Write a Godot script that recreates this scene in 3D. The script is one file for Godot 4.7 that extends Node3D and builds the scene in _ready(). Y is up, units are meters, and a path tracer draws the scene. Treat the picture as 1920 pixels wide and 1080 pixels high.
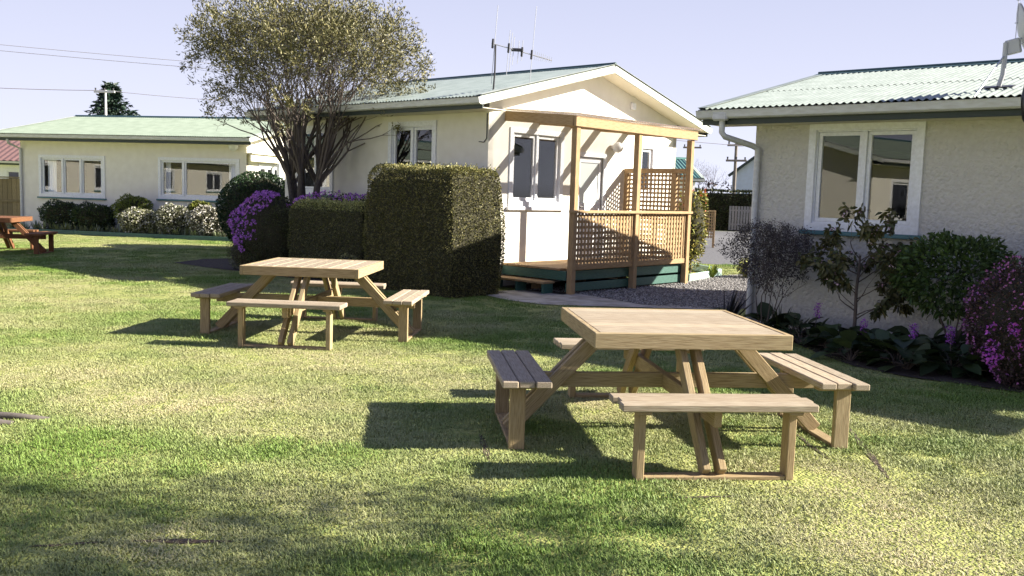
extends Node3D

# ------------------------------------------------------------------ geometry collector
class Geo:
	var v := PackedVector3Array()
	var n := PackedVector3Array()
	var c := PackedColorArray()
	var i := PackedInt32Array()
	var col := Color(1, 1, 1)
	func tri(a: Vector3, b: Vector3, d: Vector3, hint: Vector3) -> void:
		var nn := (d - a).cross(b - a)
		if nn.dot(hint) < 0.0:
			var t := b
			b = d
			d = t
			nn = -nn
		nn = nn.normalized()
		var k := v.size()
		v.append(a); v.append(b); v.append(d)
		for q in 3:
			n.append(nn); c.append(col)
		i.append(k); i.append(k + 1); i.append(k + 2)
	func quad(a: Vector3, b: Vector3, d: Vector3, e: Vector3, hint: Vector3) -> void:
		tri(a, b, d, hint)
		tri(a, d, e, hint)
	func box(lo: Vector3, hi: Vector3) -> void:
		var p := []
		for k in 8:
			p.append(Vector3(hi.x if k & 1 else lo.x, hi.y if k & 2 else lo.y, hi.z if k & 4 else lo.z))
		quad(p[0], p[2], p[6], p[4], Vector3.LEFT)
		quad(p[1], p[3], p[7], p[5], Vector3.RIGHT)
		quad(p[0], p[1], p[5], p[4], Vector3.DOWN)
		quad(p[2], p[3], p[7], p[6], Vector3.UP)
		quad(p[0], p[1], p[3], p[2], Vector3.FORWARD)
		quad(p[4], p[5], p[7], p[6], Vector3.BACK)
	func smooth_vert(p: Vector3, nn: Vector3) -> void:
		v.append(p); n.append(nn); c.append(col)
	func tube(pts: Array, radii: Array, sides: int) -> void:
		var k0 := v.size()
		var last := Vector3(0.37, 0.11, 0.92)
		for a in pts.size():
			var t: Vector3 = (pts[min(a + 1, pts.size() - 1)] - pts[max(a - 1, 0)]).normalized()
			var x := (last - t * last.dot(t)).normalized()
			if x.length() < 0.5:
				x = t.cross(Vector3(0.9, 0.3, 0.2)).normalized()
			last = x
			var y := t.cross(x)
			for s in sides:
				var w := TAU * s / sides
				var o := x * cos(w) + y * sin(w)
				smooth_vert(pts[a] + o * radii[a], o)
		for a in pts.size() - 1:
			for s in sides:
				var p0 := k0 + a * sides + s
				var p1 := k0 + a * sides + (s + 1) % sides
				var q0 := p0 + sides
				var q1 := p1 + sides
				i.append(p0); i.append(q0); i.append(p1)
				i.append(p1); i.append(q0); i.append(q1)
		for e in 2:
			var base: int = k0 if e == 0 else k0 + (pts.size() - 1) * sides
			var dirn: Vector3 = (pts[0] - pts[1]) if e == 0 else (pts[-1] - pts[-2])
			for s in range(1, sides - 1):
				tri(v[base], v[base + s], v[base + s + 1], dirn)
	func leaf(p: Vector3, t: Vector3, s: Vector3, ln: float, wd: float) -> void:
		var nn := s.cross(t).normalized()
		var k := v.size()
		var m := p + t * (ln * 0.45) - nn * (wd * 0.15)
		v.append(p); v.append(m - s * (wd * 0.5) + nn * (wd * 0.15)); v.append(p + t * ln); v.append(m + s * (wd * 0.5) + nn * (wd * 0.15))
		for q in 4:
			n.append(nn); c.append(col)
		i.append(k); i.append(k + 1); i.append(k + 2)
		i.append(k); i.append(k + 2); i.append(k + 3)
	func blob(center: Vector3, rad: Vector3, rough: float, noise: FastNoiseLite, flat_bottom: float) -> void:
		# lumpy closed volume
		var k0 := v.size()
		var rows := 12
		var cols := 18
		for a in rows + 1:
			for b in cols + 1:
				var th := PI * a / rows
				var ph := TAU * (b % cols) / cols
				var d := Vector3(sin(th) * cos(ph), cos(th), sin(th) * sin(ph))
				var r := 1.0 + rough * noise.get_noise_3dv(d * 60.0 + center * 31.0)
				var p := center + d * rad * r
				p.y = max(p.y, flat_bottom)
				smooth_vert(p, (d / rad).normalized())
		for a in rows:
			for b in cols:
				var p0 := k0 + a * (cols + 1) + b
				i.append(p0); i.append(p0 + cols + 1); i.append(p0 + 1)
				i.append(p0 + 1); i.append(p0 + cols + 1); i.append(p0 + cols + 2)
	func mesh() -> ArrayMesh:
		var m := ArrayMesh.new()
		if v.is_empty():
			return m
		var a := []
		a.resize(Mesh.ARRAY_MAX)
		a[Mesh.ARRAY_VERTEX] = v
		a[Mesh.ARRAY_NORMAL] = n
		a[Mesh.ARRAY_COLOR] = c
		a[Mesh.ARRAY_INDEX] = i
		m.add_surface_from_arrays(Mesh.PRIMITIVE_TRIANGLES, a)
		return m

# ------------------------------------------------------------------ state
var taken := {}
var slabs := {}
var M := {}
var noise := FastNoiseLite.new()
var R := RandomNumberGenerator.new()
const HB := -42.093          # bearing of the two near cottages
const K := Vector3(-0.45, 0, -15.059)
const Q := Vector3(2.95, 0, -11.589)
const AO := Vector3(-15.092, 0, -28.505)
const ABEAR := -12.616

func numbered(s: String) -> String:
	if not taken.has(s):
		taken[s] = 0
		return s
	taken[s] += 1
	return "%s_%03d" % [s, taken[s]]

func thing(called: String, label: String, category: String, at := Vector3.ZERO, turn := 0.0, group := "") -> Node3D:
	var o := Node3D.new()
	o.name = numbered(called)
	add_child(o)
	o.position = at
	o.rotation_degrees.y = turn
	o.set_meta("label", label)
	o.set_meta("category", category)
	if group != "":
		o.set_meta("group", group)
	return o

func part(called: String, mesh: Mesh, m: Material, parent: Node, xf := Transform3D.IDENTITY) -> MeshInstance3D:
	var o := MeshInstance3D.new()
	o.name = called
	o.mesh = mesh
	o.material_override = m
	o.transform = xf
	parent.add_child(o, true)
	return o

func geo(called: String, g: Geo, m: Material, parent: Node, xf := Transform3D.IDENTITY) -> MeshInstance3D:
	return part(called, g.mesh(), m, parent, xf)

func struct(called: String, g: Geo, m: Material) -> MeshInstance3D:
	var o := geo(numbered(called), g, m, self)
	o.set_meta("kind", "structure")
	return o

func slab(s: Vector3, b := 0.004) -> ArrayMesh:
	var key := "%.3f %.3f %.3f %.3f" % [s.x, s.y, s.z, b]
	if slabs.has(key):
		return slabs[key]
	b = min(b, min(s.x, min(s.y, s.z)) * 0.3)
	var g := Geo.new()
	var h := s * 0.5
	var pt := func(sx: int, sy: int, sz: int, f: int) -> Vector3:
		return Vector3(sx * (h.x - (0.0 if f == 0 else b)), sy * (h.y - (0.0 if f == 1 else b)), sz * (h.z - (0.0 if f == 2 else b)))
	for f in 3:
		for e in [-1, 1]:
			var hint := Vector3.ZERO
			hint[f] = e
			var p := []
			for q in [[-1, -1], [1, -1], [1, 1], [-1, 1]]:
				var sg := [0, 0, 0]
				sg[f] = e
				sg[(f + 1) % 3] = q[0]
				sg[(f + 2) % 3] = q[1]
				p.append(pt.call(sg[0], sg[1], sg[2], f))
			g.quad(p[0], p[1], p[2], p[3], hint)
	for f in 3:   # edges along axis f
		var f1 := (f + 1) % 3
		var f2 := (f + 2) % 3
		for q in [[-1, -1], [1, -1], [1, 1], [-1, 1]]:
			var a := [0, 0, 0]
			a[f1] = q[0]
			a[f2] = q[1]
			var a0 := a.duplicate()
			var a1 := a.duplicate()
			a0[f] = -1
			a1[f] = 1
			g.quad(pt.call(a0[0], a0[1], a0[2], f1), pt.call(a1[0], a1[1], a1[2], f1), pt.call(a1[0], a1[1], a1[2], f2), pt.call(a0[0], a0[1], a0[2], f2), Vector3(a[0], a[1], a[2]))
	for k in 8:
		var sx := 1 if k & 1 else -1
		var sy := 1 if k & 2 else -1
		var sz := 1 if k & 4 else -1
		g.tri(pt.call(sx, sy, sz, 0), pt.call(sx, sy, sz, 1), pt.call(sx, sy, sz, 2), Vector3(sx, sy, sz))
	slabs[key] = g.mesh()
	return slabs[key]

func beam(parent: Node, called: String, a: Vector3, b: Vector3, w: float, h: float, m: Material, up := Vector3.UP, bev := 0.004) -> MeshInstance3D:
	var x := (b - a).normalized()
	var z := x.cross(up).normalized()
	var y := z.cross(x).normalized()
	return part(called, slab(Vector3((b - a).length(), h, w), bev), m, parent, Transform3D(Basis(x, y, z), (a + b) * 0.5))

func block(parent: Node, called: String, lo: Vector3, hi: Vector3, m: Material, bev := 0.004) -> MeshInstance3D:
	# longest side becomes the mesh's own x, so that grain runs along it
	var s := hi - lo
	var b := Basis.IDENTITY
	var d := s
	if s.y > s.x and s.y >= s.z:
		b = Basis(Vector3.UP, Vector3.LEFT, Vector3.BACK)
		d = Vector3(s.y, s.x, s.z)
	elif s.z > s.x:
		b = Basis(Vector3.FORWARD, Vector3.UP, Vector3.RIGHT)
		d = Vector3(s.z, s.y, s.x)
	return part(called, slab(d, bev), m, parent, Transform3D(b, (lo + hi) * 0.5))

# ------------------------------------------------------------------ materials
func lin(r: float, g: float, b: float) -> Color:
	return Color(r, g, b).linear_to_srgb()

func noise_tex(freq: float, lo: Color, hi: Color, kind := FastNoiseLite.TYPE_SIMPLEX_SMOOTH, oct := 4, sd := 1, mid := Color(0, 0, 0, 0), size := 512) -> NoiseTexture2D:
	var f := FastNoiseLite.new()
	f.noise_type = kind
	f.frequency = freq
	f.fractal_octaves = oct
	f.seed = sd
	var t := NoiseTexture2D.new()
	t.width = size
	t.height = size
	t.seamless = true
	t.noise = f
	var gr := Gradient.new()
	gr.set_color(0, lo)
	gr.set_color(1, hi)
	if mid.a > 0.0:
		gr.add_point(0.5, mid)
	t.color_ramp = gr
	return t

func mat(c: Color, rough := 0.8, spec := 0.5) -> StandardMaterial3D:
	var m := StandardMaterial3D.new()
	m.albedo_color = c
	m.roughness = rough
	m.metallic_specular = spec
	return m

func tri_mat(c: Color, tex: Texture2D, sc: Vector3, rough := 0.8, world := false) -> StandardMaterial3D:
	var m := mat(c, rough)
	m.albedo_texture = tex
	m.uv1_triplanar = true
	m.uv1_world_triplanar = world
	m.uv1_scale = sc
	return m

func relief(m: StandardMaterial3D, tex: Texture2D, cm: float) -> StandardMaterial3D:
	m.heightmap_enabled = true
	m.heightmap_texture = tex
	m.heightmap_scale = cm
	return m

func wood_set(key: String, base: Color, tex: Texture2D, count: int, jitter: float, rough := 0.8, sc := Vector3(0.5, 14, 14)) -> void:
	M[key] = []
	for k in count:
		var f := 1.0 + R.randf_range(-jitter, jitter)
		var w := R.randf_range(-0.04, 0.04)
		var m := tri_mat(lin(base.r * f * (1.0 + w), base.g * f, base.b * f * (1.0 - w)), tex, sc, rough)
		m.uv1_offset = Vector3(k * 0.37, k * 0.61, k * 0.23)
		m.metallic_specular = 0.3
		relief(m, M.grain_height, 0.12)
		M[key].append(m)

func pick(key: String) -> Material:
	return M[key][R.randi() % M[key].size()]

func materials() -> void:
	var g1 := Color(1, 1, 1)
	M.grain_height = noise_tex(0.03, Color.BLACK, Color.WHITE, FastNoiseLite.TYPE_SIMPLEX_SMOOTH, 4, 5)
	var grain := noise_tex(0.022, Color(0.70, 0.66, 0.62), g1, FastNoiseLite.TYPE_SIMPLEX_SMOOTH, 5, 7, Color(0.92, 0.9, 0.87))
	wood_set("table", Color(0.385, 0.305, 0.185), grain, 8, 0.1)
	wood_set("tabletop", Color(0.405, 0.345, 0.265), grain, 8, 0.14)
	wood_set("red_wood", Color(0.19, 0.095, 0.05), grain, 4, 0.12)
	wood_set("pine", Color(0.44, 0.315, 0.185), grain, 5, 0.08)
	wood_set("old_fence", Color(0.33, 0.29, 0.17), grain, 5, 0.15)
	wood_set("grey_fence", Color(0.3, 0.29, 0.29), grain, 4, 0.12)
	M.deck_green = tri_mat(lin(0.045, 0.13, 0.105), noise_tex(0.03, Color(0.75, 0.75, 0.75), g1, FastNoiseLite.TYPE_SIMPLEX_SMOOTH, 4, 9), Vector3(0.6, 4, 4), 0.55)
	var lime := noise_tex(0.012, Color(0.955, 0.95, 0.94), g1, FastNoiseLite.TYPE_SIMPLEX_SMOOTH, 5, 3)
	var rough_h := noise_tex(0.02, Color.BLACK, Color.WHITE, FastNoiseLite.TYPE_SIMPLEX_SMOOTH, 3, 21)
	M.cream = relief(tri_mat(lin(0.72, 0.70, 0.64), lime, Vector3(0.5, 0.5, 0.5), 0.85), rough_h, 0.02)
	M.roughcast = relief(tri_mat(lin(0.56, 0.55, 0.525), lime, Vector3(0.5, 0.5, 0.5), 0.9), noise_tex(0.016, Color.BLACK, Color.WHITE, FastNoiseLite.TYPE_SIMPLEX, 4, 22), 1.7)
	M.roughcast.uv1_scale = Vector3(1.7, 1.7, 1.7)
	M.white = tri_mat(lin(0.75, 0.77, 0.82), noise_tex(0.02, Color(0.92, 0.92, 0.91), g1, FastNoiseLite.TYPE_SIMPLEX_SMOOTH, 3, 31), Vector3(1.5, 1.5, 1.5), 0.45)
	M.gutter = tri_mat(lin(0.6, 0.62, 0.67), noise_tex(0.02, Color(0.86, 0.85, 0.82), g1, FastNoiseLite.TYPE_SIMPLEX_SMOOTH, 4, 32), Vector3(0.5, 2, 2), 0.4)
	M.fascia = mat(lin(0.012, 0.026, 0.025), 0.5)
	M.sill = mat(lin(0.05, 0.15, 0.17), 0.45)
	M.deck_pale = mat(lin(0.3, 0.42, 0.36), 0.6)
	M.soffit = mat(lin(0.7, 0.66, 0.54), 0.7)
	var worn := noise_tex(0.01, Color(0.78, 0.8, 0.78), g1, FastNoiseLite.TYPE_SIMPLEX_SMOOTH, 5, 41)
	M.roof_pale = tri_mat(lin(0.27, 0.31, 0.295), worn, Vector3(0.7, 0.7, 0.7), 0.5)
	M.roof_blue = tri_mat(lin(0.26, 0.30, 0.295), worn, Vector3(0.5, 0.5, 0.5), 0.38)
	M.roof_green = tri_mat(lin(0.225, 0.27, 0.215), worn, Vector3(0.5, 0.5, 0.5), 0.5)
	M.roof_teal = tri_mat(lin(0.12, 0.26, 0.23), worn, Vector3(0.5, 0.5, 0.5), 0.45)
	M.roof_red = tri_mat(lin(0.17, 0.09, 0.088), worn, Vector3(0.8, 0.8, 0.8), 0.8)
	M.ridge = mat(lin(0.03, 0.075, 0.085), 0.45)
	M.barge = tri_mat(lin(0.5, 0.53, 0.49), worn, Vector3(0.6, 0.6, 0.6), 0.45)
	M.lap = mat(lin(0.05, 0.06, 0.05), 0.8)
	M.glass = mat(Color(0.3, 0.34, 0.34, 0.02), 0.0)
	M.glass.transparency = BaseMaterial3D.TRANSPARENCY_ALPHA
	M.frosted = mat(lin(0.6, 0.66, 0.66), 0.12)
	M.poly = mat(Color(0.8, 0.74, 0.66, 0.3), 0.25)
	M.poly.transparency = BaseMaterial3D.TRANSPARENCY_ALPHA
	M.poly.cull_mode = BaseMaterial3D.CULL_DISABLED
	M.inside = mat(lin(0.085, 0.065, 0.05), 0.9)  # dark tone makes the rooms look unlit through the windows
	M.carpet = mat(lin(0.06, 0.045, 0.04), 0.95)
	M.curtain = mat(lin(0.72, 0.74, 0.8), 0.9)
	M.curtain.backlight = Color(0.4, 0.4, 0.4)
	M.metal = mat(lin(0.55, 0.56, 0.58), 0.35)
	M.metal.metallic = 0.8
	M.dark_metal = mat(lin(0.03, 0.03, 0.035), 0.4)
	M.dish = mat(lin(0.42, 0.43, 0.45), 0.4)
	M.blue_white = tri_mat(lin(0.5, 0.56, 0.7), lime, Vector3(0.5, 0.5, 0.5), 0.7)
	M.flue = mat(lin(0.03, 0.09, 0.09), 0.5)
	M.pole = tri_mat(lin(0.22, 0.2, 0.19), grain, Vector3(2, 0.3, 2), 0.9)
	M.concrete = relief(tri_mat(lin(0.42, 0.405, 0.39), noise_tex(0.012, Color(0.72, 0.71, 0.68), g1, FastNoiseLite.TYPE_SIMPLEX_SMOOTH, 6, 51), Vector3(0.45, 0.45, 0.45), 0.9, true), rough_h, 0.2)
	M.asphalt = tri_mat(lin(0.15, 0.15, 0.16), noise_tex(0.05, Color(0.6, 0.6, 0.6), g1, FastNoiseLite.TYPE_SIMPLEX_SMOOTH, 5, 52), Vector3(0.5, 0.5, 0.5), 0.9, true)
	M.gravel = relief(tri_mat(lin(0.21, 0.2, 0.205), noise_tex(0.2, Color(0.35, 0.34, 0.34), g1, FastNoiseLite.TYPE_SIMPLEX, 3, 53), Vector3(1.5, 1.5, 1.5), 0.95, true), noise_tex(0.15, Color.BLACK, Color.WHITE, FastNoiseLite.TYPE_CELLULAR, 2, 54), 0.8)
	M.pebble = mat(lin(1, 1, 1), 0.9)
	M.pebble.vertex_color_use_as_albedo = true
	M.soil = relief(tri_mat(lin(0.05, 0.036, 0.026), noise_tex(0.08, Color(0.5, 0.45, 0.42), g1, FastNoiseLite.TYPE_SIMPLEX, 5, 55), Vector3(1, 1, 1), 1.0, true), rough_h, 2.0)
	M.bare = relief(tri_mat(lin(0.12, 0.09, 0.06), noise_tex(0.08, Color(0.5, 0.45, 0.42), g1, FastNoiseLite.TYPE_SIMPLEX, 5, 58), Vector3(1.5, 1.5, 1.5), 1.0, true), rough_h, 1.5)
	M.turf = relief(tri_mat(lin(0.36, 0.37, 0.16), noise_tex(0.03, Color(0.62, 0.66, 0.5), Color(1, 0.98, 0.9), FastNoiseLite.TYPE_SIMPLEX, 6, 56, Color(0.85, 0.88, 0.7)), Vector3(0.6, 0.6, 0.6), 1.0, true), noise_tex(0.12, Color.BLACK, Color.WHITE, FastNoiseLite.TYPE_SIMPLEX, 3, 57), 1.5)
	M.leaf = mat(Color(1, 1, 1), 0.5, 0.4)
	M.leaf.vertex_color_use_as_albedo = true
	M.leaf.cull_mode = BaseMaterial3D.CULL_DISABLED
	M.leaf.backlight = Color(0.35, 0.4, 0.25)
	M.petal = mat(Color(1, 1, 1), 0.7, 0.3)
	M.petal.vertex_color_use_as_albedo = true
	M.petal.cull_mode = BaseMaterial3D.CULL_DISABLED
	M.petal.backlight = Color(0.5, 0.5, 0.5)
	M.blade = mat(Color(1, 1, 1), 0.6, 0.35)
	M.blade.vertex_color_use_as_albedo = true
	M.blade.cull_mode = BaseMaterial3D.CULL_DISABLED
	M.blade.backlight = Color(0.45, 0.5, 0.25)
	M.bark = relief(tri_mat(lin(0.12, 0.107, 0.105), noise_tex(0.03, Color(0.5, 0.47, 0.45), g1, FastNoiseLite.TYPE_SIMPLEX_SMOOTH, 5, 61), Vector3(4, 1, 4), 0.95), rough_h, 0.8)
	M.driftwood = tri_mat(lin(0.15, 0.135, 0.125), grain, Vector3(3, 20, 20), 0.9)
	M.twig = mat(lin(0.105, 0.085, 0.075), 0.9)
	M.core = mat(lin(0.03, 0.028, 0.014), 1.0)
	M.ink = mat(lin(0.16, 0.07, 0.06), 0.5)
	M.cloth_dark = mat(lin(0.06, 0.03, 0.05), 0.9)

# ------------------------------------------------------------------ picnic tables
func picnic_table(label: String, at: Vector3, turn: float, wood := "table", top := "tabletop") -> void:
	var t := thing("picnic_table", label, "picnic table", at, turn, "square picnic tables with four fixed benches on the lawn")
	var hw := 0.61
	var n := 8
	var inner := hw - 0.037
	var bw := inner * 2.0 / n
	for k in n:
		var z := -inner + bw * (k + 0.5)
		var dy := R.randf_range(-0.0015, 0.001)
		block(t, "tabletop_board", Vector3(-inner + 0.001, 0.712 + dy, z - bw * 0.5 + 0.004), Vector3(inner - 0.001, 0.748 + dy, z + bw * 0.5 - 0.004), pick(top), 0.005)
	for s in [-1, 1]:
		block(t, "apron", Vector3(-hw, 0.656, s * (hw - 0.018) - 0.018), Vector3(hw, 0.75, s * (hw - 0.018) + 0.018), pick(wood), 0.004)
		block(t, "apron", Vector3(s * (hw - 0.018) - 0.018, 0.656, -hw + 0.037), Vector3(s * (hw - 0.018) + 0.018, 0.75, hw - 0.037), pick(wood), 0.004)
	# cross beams that carry the benches
	beam(t, "cross_beam", Vector3(-1.08, 0.35, 0), Vector3(1.08, 0.35, 0), 0.045, 0.098, pick(wood))
	for s in [-1, 1]:
		beam(t, "cross_beam", Vector3(0, 0.35, s * 0.024), Vector3(0, 0.35, s * 1.08), 0.045, 0.098, pick(wood))
	for s in [-1, 1]:
		beam(t, "top_batten", Vector3(s * 0.36, 0.69, -inner + 0.004), Vector3(s * 0.36, 0.69, inner - 0.004), 0.045, 0.04, pick(wood))
	for side in 4:
		var b := Basis(Vector3.UP, side * PI / 2)
		for s in [-1, 1]:
			beam(t, "slanting_leg", b * Vector3(s * 0.046, 0.665, 0.44), b * Vector3(s * 0.046, 0.03, 1.045), 0.043, 0.092, pick(wood))
			block_turned(t, "bench_leg", b, Vector3(s * 0.43 - 0.0225, 0.0, 0.99), Vector3(s * 0.43 + 0.0225, 0.38, 1.085), pick(wood))
			block_turned(t, "cleat", b, Vector3(s * 0.43 - 0.04, 0.38, 0.86), Vector3(s * 0.43 + 0.04, 0.4005, 1.13), pick(wood))
		block_turned(t, "ground_runner", b, Vector3(-0.405, 0.0, 0.995), Vector3(0.405, 0.024, 1.08), pick(wood))
		for p in 3:
			var r0 := 0.846 + p * 0.1015
			var j := R.randf_range(-0.02, 0.02)
			var dy := R.randf_range(-0.002, 0.002)
			block_turned(t, "seat_plank", b, Vector3(-0.553 + j, 0.401, r0), Vector3(0.553 + j, 0.443 + dy, r0 + 0.096), pick(top), 0.006)

func block_turned(parent: Node, called: String, b: Basis, lo: Vector3, hi: Vector3, m: Material, bev := 0.004) -> void:
	var o := block(parent, called, lo, hi, m, bev)
	o.transform = Transform3D(b, Vector3.ZERO) * o.transform

# ------------------------------------------------------------------ buildings
func wall_mesh(w: float, h: float, t: float, holes: Array) -> ArrayMesh:
	# x 0..w, y 0..h, front face at z = 0, back at z = -t
	var xs := [0.0, w]
	var ys := [0.0, h]
	for o in holes:
		xs.append(o[0]); xs.append(o[1]); ys.append(o[2]); ys.append(o[3])
	xs.sort()
	ys.sort()
	var solid := func(a: int, b: int) -> bool:
		if a < 0 or b < 0 or a >= xs.size() - 1 or b >= ys.size() - 1:
			return false
		var cx: float = (xs[a] + xs[a + 1]) * 0.5
		var cy: float = (ys[b] + ys[b + 1]) * 0.5
		for o in holes:
			if cx > o[0] and cx < o[1] and cy > o[2] and cy < o[3]:
				return false
		return true
	var g := Geo.new()
	for a in xs.size() - 1:
		for b in ys.size() - 1:
			if xs[a + 1] - xs[a] < 1e-5 or ys[b + 1] - ys[b] < 1e-5 or not solid.call(a, b):
				continue
			var x0: float = xs[a]
			var x1: float = xs[a + 1]
			var y0: float = ys[b]
			var y1: float = ys[b + 1]
			g.quad(Vector3(x0, y0, 0), Vector3(x1, y0, 0), Vector3(x1, y1, 0), Vector3(x0, y1, 0), Vector3.BACK)
			g.quad(Vector3(x0, y0, -t), Vector3(x1, y0, -t), Vector3(x1, y1, -t), Vector3(x0, y1, -t), Vector3.FORWARD)
			var la := a - 1
			while la >= 0 and xs[la + 1] - xs[la] < 1e-5:
				la -= 1
			var ra := a + 1
			while ra < xs.size() - 1 and xs[ra + 1] - xs[ra] < 1e-5:
				ra += 1
			var lb := b - 1
			while lb >= 0 and ys[lb + 1] - ys[lb] < 1e-5:
				lb -= 1
			var rb := b + 1
			while rb < ys.size() - 1 and ys[rb + 1] - ys[rb] < 1e-5:
				rb += 1
			if not solid.call(la, b):
				g.quad(Vector3(x0, y0, 0), Vector3(x0, y1, 0), Vector3(x0, y1, -t), Vector3(x0, y0, -t), Vector3.LEFT)
			if not solid.call(ra, b):
				g.quad(Vector3(x1, y0, 0), Vector3(x1, y1, 0), Vector3(x1, y1, -t), Vector3(x1, y0, -t), Vector3.RIGHT)
			if not solid.call(a, lb):
				g.quad(Vector3(x0, y0, 0), Vector3(x1, y0, 0), Vector3(x1, y0, -t), Vector3(x0, y0, -t), Vector3.DOWN)
			if not solid.call(a, rb):
				g.quad(Vector3(x0, y1, 0), Vector3(x1, y1, 0), Vector3(x1, y1, -t), Vector3(x0, y1, -t), Vector3.UP)
	return g.mesh()

func ring(g: Geo, x0: float, x1: float, y0: float, y1: float, w: float, z0: float, z1: float) -> void:
	g.box(Vector3(x0, y0, z0), Vector3(x0 + w, y1, z1))
	g.box(Vector3(x1 - w, y0, z0), Vector3(x1, y1, z1))
	g.box(Vector3(x0 + w, y1 - w, z0), Vector3(x1 - w, y1, z1))
	g.box(Vector3(x0 + w, y0, z0), Vector3(x1 - w, y0 + w, z1))

func window(parent: Node, wall: Transform3D, x0: float, x1: float, y0: float, y1: float, cuts: Array, sill := true, trim := 0.085) -> void:
	# cuts: inner mullion positions as fractions of the width
	var g := Geo.new()
	ring(g, x0, x1, y0, y1, trim, -0.01, 0.024)
	ring(g, x0 + trim - 0.012, x1 - trim + 0.012, y0 + trim - 0.012, y1 - trim + 0.012, 0.03, -0.1, -0.0105)
	var wn := geo("window", g, M.white, parent, wall)
	var ix0 := x0 + trim + 0.018
	var ix1 := x1 - trim - 0.018
	var iy0 := y0 + trim + 0.018
	var iy1 := y1 - trim - 0.018
	var edges := [ix0]
	for c in cuts:
		var m: float = ix0 + (ix1 - ix0) * c
		block(wn, "mullion", Vector3(m - 0.025, iy0, -0.09), Vector3(m + 0.025, iy1, 0.008), M.white, 0.003)
		edges.append(m - 0.025)
		edges.append(m + 0.025)
	edges.append(ix1)
	for k in edges.size() / 2:
		var a: float = edges[k * 2] + 0.003
		var b: float = edges[k * 2 + 1] - 0.003
		var s := Geo.new()
		ring(s, a, b, iy0 + 0.003, iy1 - 0.003, 0.042, -0.062, -0.022)
		var sash := geo("sash", s, M.white, wn)
		part("pane", slab(Vector3(b - a - 0.078, iy1 - iy0 - 0.084, 0.004), 0.0005), M.glass, sash, Transform3D(Basis.IDENTITY, Vector3((a + b) * 0.5, (iy0 + iy1) * 0.5, -0.045)))
	if sill:
		block(wn, "sill", Vector3(x0 - 0.04, y0 - 0.05, -0.01), Vector3(x1 + 0.04, y0 - 0.002, 0.07), M.sill, 0.006)

func hole(x0: float, x1: float, y0: float, y1: float) -> Array:
	return [x0 + 0.07, x1 - 0.07, y0 + 0.07, y1 - 0.07]

func shifted(holes: Array, dx: float, dy: float) -> Array:
	var r := []
	for o in holes:
		r.append([o[0] + dx, o[1] + dx, max(o[2] + dy, 0.0), o[3] + dy])
	return r

func corrugated(x0: float, x1: float, p_low: Vector3, p_high: Vector3, pitch: float, amp: float, rake := 0.0) -> ArrayMesh:
	# waves across x, running from p_low (y, z) up to p_high; a thin sheet with real waves and a second face 2 mm below
	var g := Geo.new()
	var s := p_high - p_low
	var nrm := Vector3.RIGHT.cross(s).normalized()
	if nrm.y < 0:
		nrm = -nrm
	var seg := 8
	var cnt := int(ceil((x1 - x0) / pitch * seg))
	for face in 2:
		var k0 := g.v.size()
		var lift := nrm * (-0.002 * face)
		for k in cnt + 1:
			var x: float = min(x0 + pitch * k / seg, x1)
			var ph := TAU * (x - x0) / pitch
			var nn := (nrm + Vector3.RIGHT * (amp * TAU / pitch * sin(ph))).normalized() * (1.0 if face == 0 else -1.0)
			var o := Vector3(x, 0, 0) + nrm * (amp * cos(ph)) + lift
			g.smooth_vert(o + p_low, nn)
			g.smooth_vert(o + p_low.lerp(p_high, clampf((x - x0) / rake, 0.0, 1.0) if rake > 0.0 else 1.0), nn)
		for k in cnt:
			var a := k0 + k * 2
			var flip := (face == 1) != (nrm.z < 0)
			if flip:
				g.i.append_array(PackedInt32Array([a, a + 2, a + 1, a + 2, a + 3, a + 1]))
			else:
				g.i.append_array(PackedInt32Array([a, a + 1, a + 2, a + 2, a + 1, a + 3]))
	return g.mesh()

func gutter(parent: Node, x0: float, x1: float, y: float, z: float, out: float) -> void:
	# open quad profile, hung on the fascia, front pointing to out (+1 or -1 in z)
	var prof := [Vector2(0, 0), Vector2(0.075, 0), Vector2(0.098, 0.018), Vector2(0.105, 0.05), Vector2(0.115, 0.085), Vector2(0.122, 0.1), Vector2(0.112, 0.1), Vector2(0.1, 0.07), Vector2(0.094, 0.03), Vector2(0.07, 0.01), Vector2(0.008, 0.01), Vector2(0.008, 0.08), Vector2(0, 0.08)]
	var g := Geo.new()
	var c := Vector2(0.05, 0.02)
	for k in prof.size():
		var a: Vector2 = prof[k]
		var b: Vector2 = prof[(k + 1) % prof.size()]
		var nn := Vector2((b - a).y, -(b - a).x)
		g.quad(Vector3(x0, y + a.y, z + a.x * out), Vector3(x1, y + a.y, z + a.x * out), Vector3(x1, y + b.y, z + b.x * out), Vector3(x0, y + b.y, z + b.x * out), Vector3(0, nn.y, nn.x * out))
	for e in 2:
		var x := x0 if e == 0 else x1
		var poly := PackedVector2Array([prof[0], prof[1], prof[2], prof[3], prof[4], prof[5], Vector2(0, 0.1)])
		var ids := Geometry2D.triangulate_polygon(poly)
		for k in ids.size() / 3:
			var q := []
			for m in 3:
				var p := poly[ids[k * 3 + m]]
				q.append(Vector3(x + (-0.001 if e == 0 else 0.001), y + p.y, z + p.x * out))
			g.tri(q[0], q[1], q[2], Vector3.LEFT if e == 0 else Vector3.RIGHT)
	geo("gutter", g, M.gutter, parent)

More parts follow.
